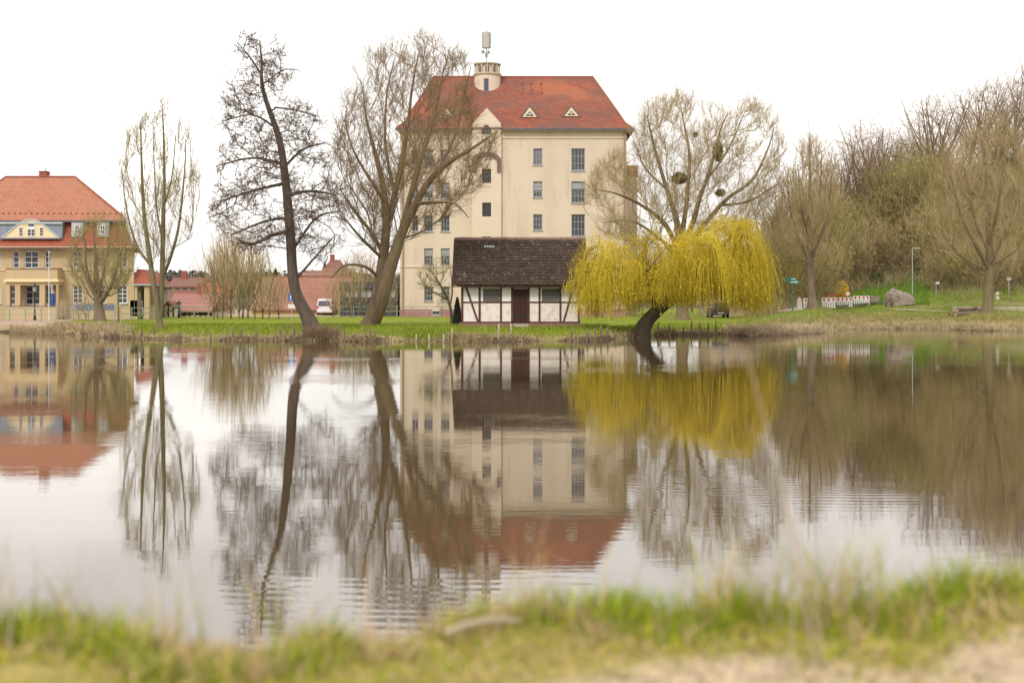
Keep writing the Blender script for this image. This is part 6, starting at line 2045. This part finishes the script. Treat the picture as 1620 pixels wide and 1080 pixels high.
def blossom_tree():
    b = ground_at(713, 510)
    D = 104.0
    root, A, DR, rad, kids, n0 = build_tree('blossom_tree', 'small white blossoming tree at the left corner of the hut', 'tree',
        [[(716, 508, .12), (712, 485, .1), (703, 462, .07), (690, 440, .04), (676, 425, .015)], [(712, 484, .07), (716, 455, .05), (712, 425, .02)]],
        D, [(700, 408), (672, 420), (658, 440), (672, 462), (705, 472), (724, 468), (726, 425)], 170, 1.8, (M['bark_brown'], M['twig_olive'], M['blossom']), bf=.15, angk=.8, tip_r=.014, limbs=4,
        twig=dict(per=3, L=.55, up=.2, spread=.6, r=.008, seg=2, rmax=.03, buds=.45, bud_size=.055))
    D = 100.5
    x = (723.5 - 810) * D / F
    z = float(zt(x, D))
    root = thing('juniper', 'slim dark evergreen shrub against the left wall of the hut', 'shrub', (x, D, z))
    n = 2600
    t = rng.uniform(0, 1, n); a = rng.uniform(0, 2 * np.pi, n)
    r_ = .36 * (1 - t) ** .6 * np.sqrt(rng.uniform(.2, 1, n))
    P = np.stack([np.cos(a) * r_, np.sin(a) * r_, .1 + t * 1.85], 1)
    V, Q = leaf_quads(P, .06)
    link_mesh('foliage', np_mesh('foliage', V, Q), M['conifer'], root)
    MB().cyl((x, D, z - .1), (x, D, z + 1.2), .05, .02, n=6).build('trunk', M['bark_brown'], root)
    # forsythia above the barriers
    b = ground_at(1334, 472)
    s = b.y / F
    root = thing('forsythia', 'yellow flowering bush behind the barriers beside the round sign', 'bush', b)
    n = 1500
    d = rng.normal(size=(n, 3)); d /= np.linalg.norm(d, axis=1)[:, None]
    P = d * (rng.uniform(.3, 1, n) ** .5)[:, None] * np.array([.75, .7, .95]) + np.array([0, .6, .95])
    V, Q = leaf_quads(P, .06)
    link_mesh('blossom', np_mesh('blossom', V, Q), M['forsythia'], root)
    st = np.stack([np.zeros((40, 3)) + np.array([0, .6, -.1]), P[:40]], 1)
    V, Q = tubes(st, np.full((40, 2), .012), 3)
    link_mesh('stems', np_mesh('stems', V, Q), M['bark_brown'], root)
    # dark conifers far left of the mill
    for px, D, h, lab in ((436, 235, 6.5, 'dark conifer rising behind the barn roof left of the alder'), (424, 240, 5.0, 'smaller dark conifer beside the one behind the barn')):
        x = (px - 810) * D / F
        z = float(zt(x, D))
        root = thing('conifer', lab, 'tree', (x, D, z))
        n = 2200
        t = rng.uniform(0, 1, n); a = rng.uniform(0, 2 * np.pi, n)
        r_ = h * .27 * (1 - t) ** .8 * np.sqrt(rng.uniform(.1, 1, n))
        P = np.stack([np.cos(a) * r_, np.sin(a) * r_, h * .15 + t * h * .9 - .12 * r_], 1)
        V, Q = leaf_quads(P, .2)
        link_mesh('foliage', np_mesh('foliage', V, Q), M['conifer'], root)
        MB().cyl((x, D, z - .1), (x, D, z + h * .7), .2, .05, n=6).build('trunk', M['bark_brown'], root)
blossom_tree()

def stuff_mesh(name, parts, m, label=None):
    V = np.concatenate([p[0] for p in parts]); o = 0; Qs = []
    for p in parts:
        Qs.append(p[1] + o); o += len(p[0])
    at = np.concatenate([p[2] for p in parts]) if len(parts[0]) > 2 else None
    ob = link_mesh(name, np_mesh(name, V, np.concatenate(Qs), attr=at), m)
    return props(ob, kind='stuff', label=label)

def tint_mix(n, cols, w, jit=.15):
    c = np.array(cols)[rng.choice(len(cols), n, p=np.array(w) / sum(w))]
    return np.clip(c * rng.uniform(1 - jit, 1 + jit, (n, 1)), 0, 1)

def far_grass():
    # reeds and dry grass at the waterline
    def strip(n, px0, px1, d0, d1, L0, L1, cols, w, lean=.5, wd=.035, clump=0):
        if clump:
            cpx = rng.uniform(px0, px1, clump); cd = rng.uniform(d0, d1, clump)
            k = rng.integers(0, clump, n)
            D0 = shoreD(cpx[k]) + cd[k]
            x = (cpx[k] - 810) * D0 / F + rng.normal(0, .22, n); y = D0 + rng.normal(0, .2, n)
        else:
            px = rng.uniform(px0, px1, n); d = rng.uniform(d0, d1, n)
            y = shoreD(px) + d; x = (px - 810) * y / F
        z = np.maximum(zt(x, y), -.1)
        return blades(np.stack([x, y, z - .02], 1), rng.uniform(L0, L1, n), np.full(n, wd) * rng.uniform(.7, 1.3, n), rng.normal(0, lean, (n, 2)), tint_mix(n, cols, w))
    tan = [(.40, .30, .175), (.50, .40, .25), (.28, .2, .12), (.22, .2, .06)]
    stuff_mesh('dry_reeds', [
        strip(5200, 125, 640, -.45, .6, .12, .42, tan, (4, 2, 4, 1), .9, clump=170),
        strip(2600, 640, 1160, -.35, .5, .12, .45, tan, (2, 1, 4, 1), .6, clump=110),
        strip(700, 700, 760, .2, 1.6, .15, .4, tan, (3, 1, 4, 1), .6, clump=20),
        strip(2500, 15, 100, -2.5, .8, .3, .72, tan, (4, 2, 4, 0), .3),
        strip(6500, 90, 205, .3, 8, .15, .5, tan, (5, 4, 2, 1), .6, clump=140),
        strip(9000, 1150, 1300, -.6, 1.6, .3, .8, [(.5, .4, .27), (.6, .5, .36), (.36, .27, .17), (.3, .22, .1)], (4, 3, 2, 1), .9),
        strip(15000, 1290, 1700, -.7, 2.4, .2, .6, [(.46, .37, .22), (.52, .42, .28), (.36, .28, .16), (.26, .24, .07)], (4, 3, 2, 2), .7, clump=260),
        strip(9000, 1200, 1700, 2, 9, .2, .55, [(.42, .34, .16), (.3, .27, .08), (.2, .22, .04), (.36, .27, .15)], (3, 3, 3, 2), .6, clump=300)], M['reed'])
    # the green lawn and bank
    G = [(.19, .25, .016), (.25, .30, .025), (.14, .19, .02), (.33, .29, .09)]
    stuff_mesh('lawn_grass', [
        strip(26000, 195, 960, .8, 16, .10, .26, G, (4, 3, 2, .6), .5, .045),
        strip(7000, 640, 730, .3, 6, .1, .25, G, (4, 3, 3, .3), .5, .045),
        strip(5000, 930, 1160, .8, 10, .1, .26, G, (4, 3, 2, 1), .5, .045),
        strip(9000, 1165, 1700, 4, 16, .1, .3, [(.17, .24, .03), (.22, .26, .05), (.13, .19, .025), (.34, .3, .12)], (3, 3, 2, 1.5), .5, .045),
        strip(7000, 1320, 1470, 18, 34, .12, .4, [(.13, .24, .02), (.17, .28, .03), (.09, .15, .02)], (3, 2, 2), .5, .06)], M['reed'])
    # alder roots and brambles at its foot
    stuff_mesh('root_brambles', [strip(1500, 480, 535, -.3, 1.6, .3, .9, [(.2, .13, .08), (.28, .19, .12), (.16, .12, .07)], (3, 2, 2), .6, .03)], M['reed'])
    # undergrowth of the wood: sprigs, brambles, young leaves
    n = 26000
    px = rng.uniform(1190, 1720, n); d = rng.uniform(22, 64, n)
    y = shoreD(px) + d; x = (px - 810) * y / F
    keep = ~((px > 1310) & (px < 1470) & (d < 30)) & ((d > 26) | (rng.random(n) < .3))
    x, y = x[keep], y[keep]
    n = len(x)
    z = zt(x, y)
    stuff_mesh('undergrowth', [blades(np.stack([x, y, z - .05], 1), rng.uniform(.5, 2.2, n), np.full(n, .05) * rng.uniform(.5, 1.4, n), rng.normal(0, .45, (n, 2)),
               tint_mix(n, [(.31, .23, .14), (.24, .175, .11), (.27, .26, .08), (.40, .31, .19), (.16, .2, .05)], (4, 3, 3, 3, 3)))], M['reed'])
    # ivy and dark evergreen patches
    parts = []
    for cpx, cpy, rw, rh in ((1465, 432, 18, 12), (1440, 400, 16, 18), (1386, 446, 10, 6), (1505, 330, 24, 30), (1560, 280, 22, 26), (1600, 430, 30, 24), (1420, 330, 18, 14)):
        g = ground_at(cpx, cpy)
        s = g.y / F
        k = 1500
        P = rng.normal(0, .5, (k, 3)) * np.array([rw * s, .8, rh * s]) + np.array(tuple(g)) + np.array([0, -.3, .4])
        P[:, 2] = np.maximum(P[:, 2], zt(P[:, 0], P[:, 1]) + .05)
        parts.append(leaf_quads(P, .11))
    stuff_mesh('ivy', parts, M['ivy'])
far_grass()

def distant_wood():
    n = 420
    px = np.concatenate([rng.uniform(-300, 640, n // 2 + 100), rng.uniform(640, 1400, n // 2 - 100)])
    D = rng.uniform(560, 760, n)
    x = (px - 810) * D / F
    z = zt(x, D)
    a = []
    k = 60
    c = np.stack([x, D, z], 1)
    hts = rng.uniform(5, 9, n)
    d = rng.normal(size=(n, k, 3)); d /= np.linalg.norm(d, axis=2)[..., None]
    P = c[:, None] + d * np.stack([hts * .4, hts * .4, hts * .5], 1)[:, None] * rng.uniform(.5, 1, (n, k, 1)) + np.array([0, 0, 3.0])
    V, Q = leaf_quads(P.reshape(-1, 3), 1.1)
    stuff_mesh('distant_wood', [(V, Q)], mat('distant_wood', (.085, .09, .075), (.12, .11, .09), .05, .95))
distant_wood()

# ------------------------------------------------------------------ the near bank: grass out of focus
def near_grass():
    def field(n, x0, x1, e0, e1, L0, L1, cols, w, lean=.45, wd=.005, clump=0, sd=.035):
        if clump:
            cx = rng.uniform(x0, x1, clump); ce = rng.uniform(e0, e1, clump)
            k = rng.integers(0, clump, n)
            x = cx[k] + rng.normal(0, sd, n); e = ce[k] + rng.normal(0, sd, n)
        else:
            x = rng.uniform(x0, x1, n); e = rng.uniform(e0, e1, n)
        y = near_edge(x) - e
        z = near_z(x, y)
        return blades(np.stack([x, y, z - .004], 1), rng.uniform(L0, L1, n), np.full(n, wd) * rng.uniform(.6, 1.5, n), rng.normal(0, lean, (n, 2)), tint_mix(n, cols, w, .2), 4)
    G = [(.21, .28, .008), (.31, .36, .012), (.14, .21, .010), (.46, .38, .04), (.50, .37, .19)]
    T = [(.54, .41, .23), (.46, .33, .17), (.34, .27, .10)]
    parts = [
        field(8000, -1.5, 1.5, -.15, .30, .012, .04, G, (3, 3, 1, 3, 4), .8),                # short turf
        field(5200, -1.5, 1.5, -.25, .2, .03, .075, T, (3, 2, 2), .7, .0045, 120),            # dry tufts
        field(2300, -1.5, 1.5, -.12, .22, .03, .09, G, (4, 4, 3, 1, .5), .5, .006, 44),    # green tufts
        field(600, .18, .55, -.05, .10, .05, .105, G, (4, 4, 3, .5, .2), .4, .006, 7, .05),    # dark green tussock right of the middle
        field(600, .75, 1.4, -.12, .06, .04, .12, G, (4, 4, 3, 1, .5), .35, .006, 16, .05),  # tall tuft far right
        field(240, .5, .75, -.15, .05, .10, .24, T + G[:2], (2, 2, 2, 2, 2), .3, .0045, 8, .05),
        field(300, -1.3, 1.3, -.2, .08, .10, .26, T + G[:2], (3, 3, 2, 1, 1), .35, .0035, 60, .02),
        field(350, -1.3, -.6, -.05, .15, .05, .11, G, (4, 4, 3, 2, 1), .4, .006, 16),
        field(1500, -1.5, 1.5, .25, .6, .01, .035, G + T, (2, 2, 1, 2, 2, 2, 2, 2), .7, .005, 90, .06)]
    stuff_mesh('near_grass', parts, M['reed'])
    # clods, crumbs and bits of dead leaf on the bare soil
    n = 1500
    x = rng.uniform(-.4, 1.5, n); y = rng.uniform(2.35, 3.05, n)
    z = near_z(x, y)
    V, Q = leaf_quads(np.stack([x, y, z + .003], 1), .006)
    V2, Q2 = leaf_quads(np.stack([x, y, z + .003], 1), .005)
    tn = np.repeat(tint_mix(n, [(.3, .22, .14), (.55, .43, .3), (.2, .14, .08), (.36, .3, .12)], (3, 3, 2, 1)), 4, 0)
    stuff_mesh('soil_crumbs', [(V, Q, tn), (V2, Q2, tn)], M['reed'])
    # single tall stems
    k = 0
    labs = ['dark dead grass stem at the left of the near bank', 'shorter dark grass stem beside the dark dead stem at the left', 'tall pale dry stem leaning over the water at the right', 'second tall pale dry stem crossing the leaning one at the right', 'thin dry stem rising left of the leaning pale stem', 'tall dry stem at the left edge of the near bank']
    for (px, py, px2, py2, D, r_, mt), lab in zip(((97, 1010, 71, 922, 2.95, .0022, 'wood_grey'), (97, 1005, 97, 955, 3.0, .002, 'wood_grey'), (1300, 900, 1180, 560, 2.55, .0028, 'wood_pale'), (1310, 920, 1215, 700, 2.7, .0025, 'wood_pale'), (1250, 930, 1240, 800, 2.8, .002, 'wood_pale'), (12, 1000, 8, 860, 2.8, .0025, 'wood_pale')), labs):
        a, b_ = W(px, py, D), W(px2, py2, D + .05)
        x, y = a.x, a.y
        a.z = float(near_z(np.array([x]), np.array([y]))[0]) - .01
        P = np.array([tuple(a.lerp(b_, t) + Vector((0, 0, 0)) + Vector((.012 * math.sin(t * 3), 0, 0))) for t in np.linspace(0, 1, 7)])
        V, Q = tubes(P[None], (r_ * np.linspace(1, .45, 7))[None], 6)
        o = link_mesh('grass_stem', np_mesh('grass_stem', V, Q), M[mt])
        props(o, lab, 'grass stem')
    # a broken dry reed lying on the turf
    a, b_ = W(703, 1012, 2.86), W(822, 988, 2.93)
    for q in (a, b_):
        q.z = float(near_z(np.array([q.x]), np.array([q.y]))[0]) + .035
    P = np.array([tuple(a.lerp(b_, t) + Vector((0, 0, .012 * math.sin(t * 3.1)))) for t in np.linspace(0, 1, 8)])
    V, Q = tubes(P[None], (np.array([.007, .0085, .0085, .008, .008, .007, .006, .004]))[None], 8)
    o = link_mesh('dry_reed', np_mesh('dry_reed', V, Q), M['wood_pale'], None, True)
    props(o, 'broken pale dry reed lying on the near bank grass', 'reed')
near_grass()
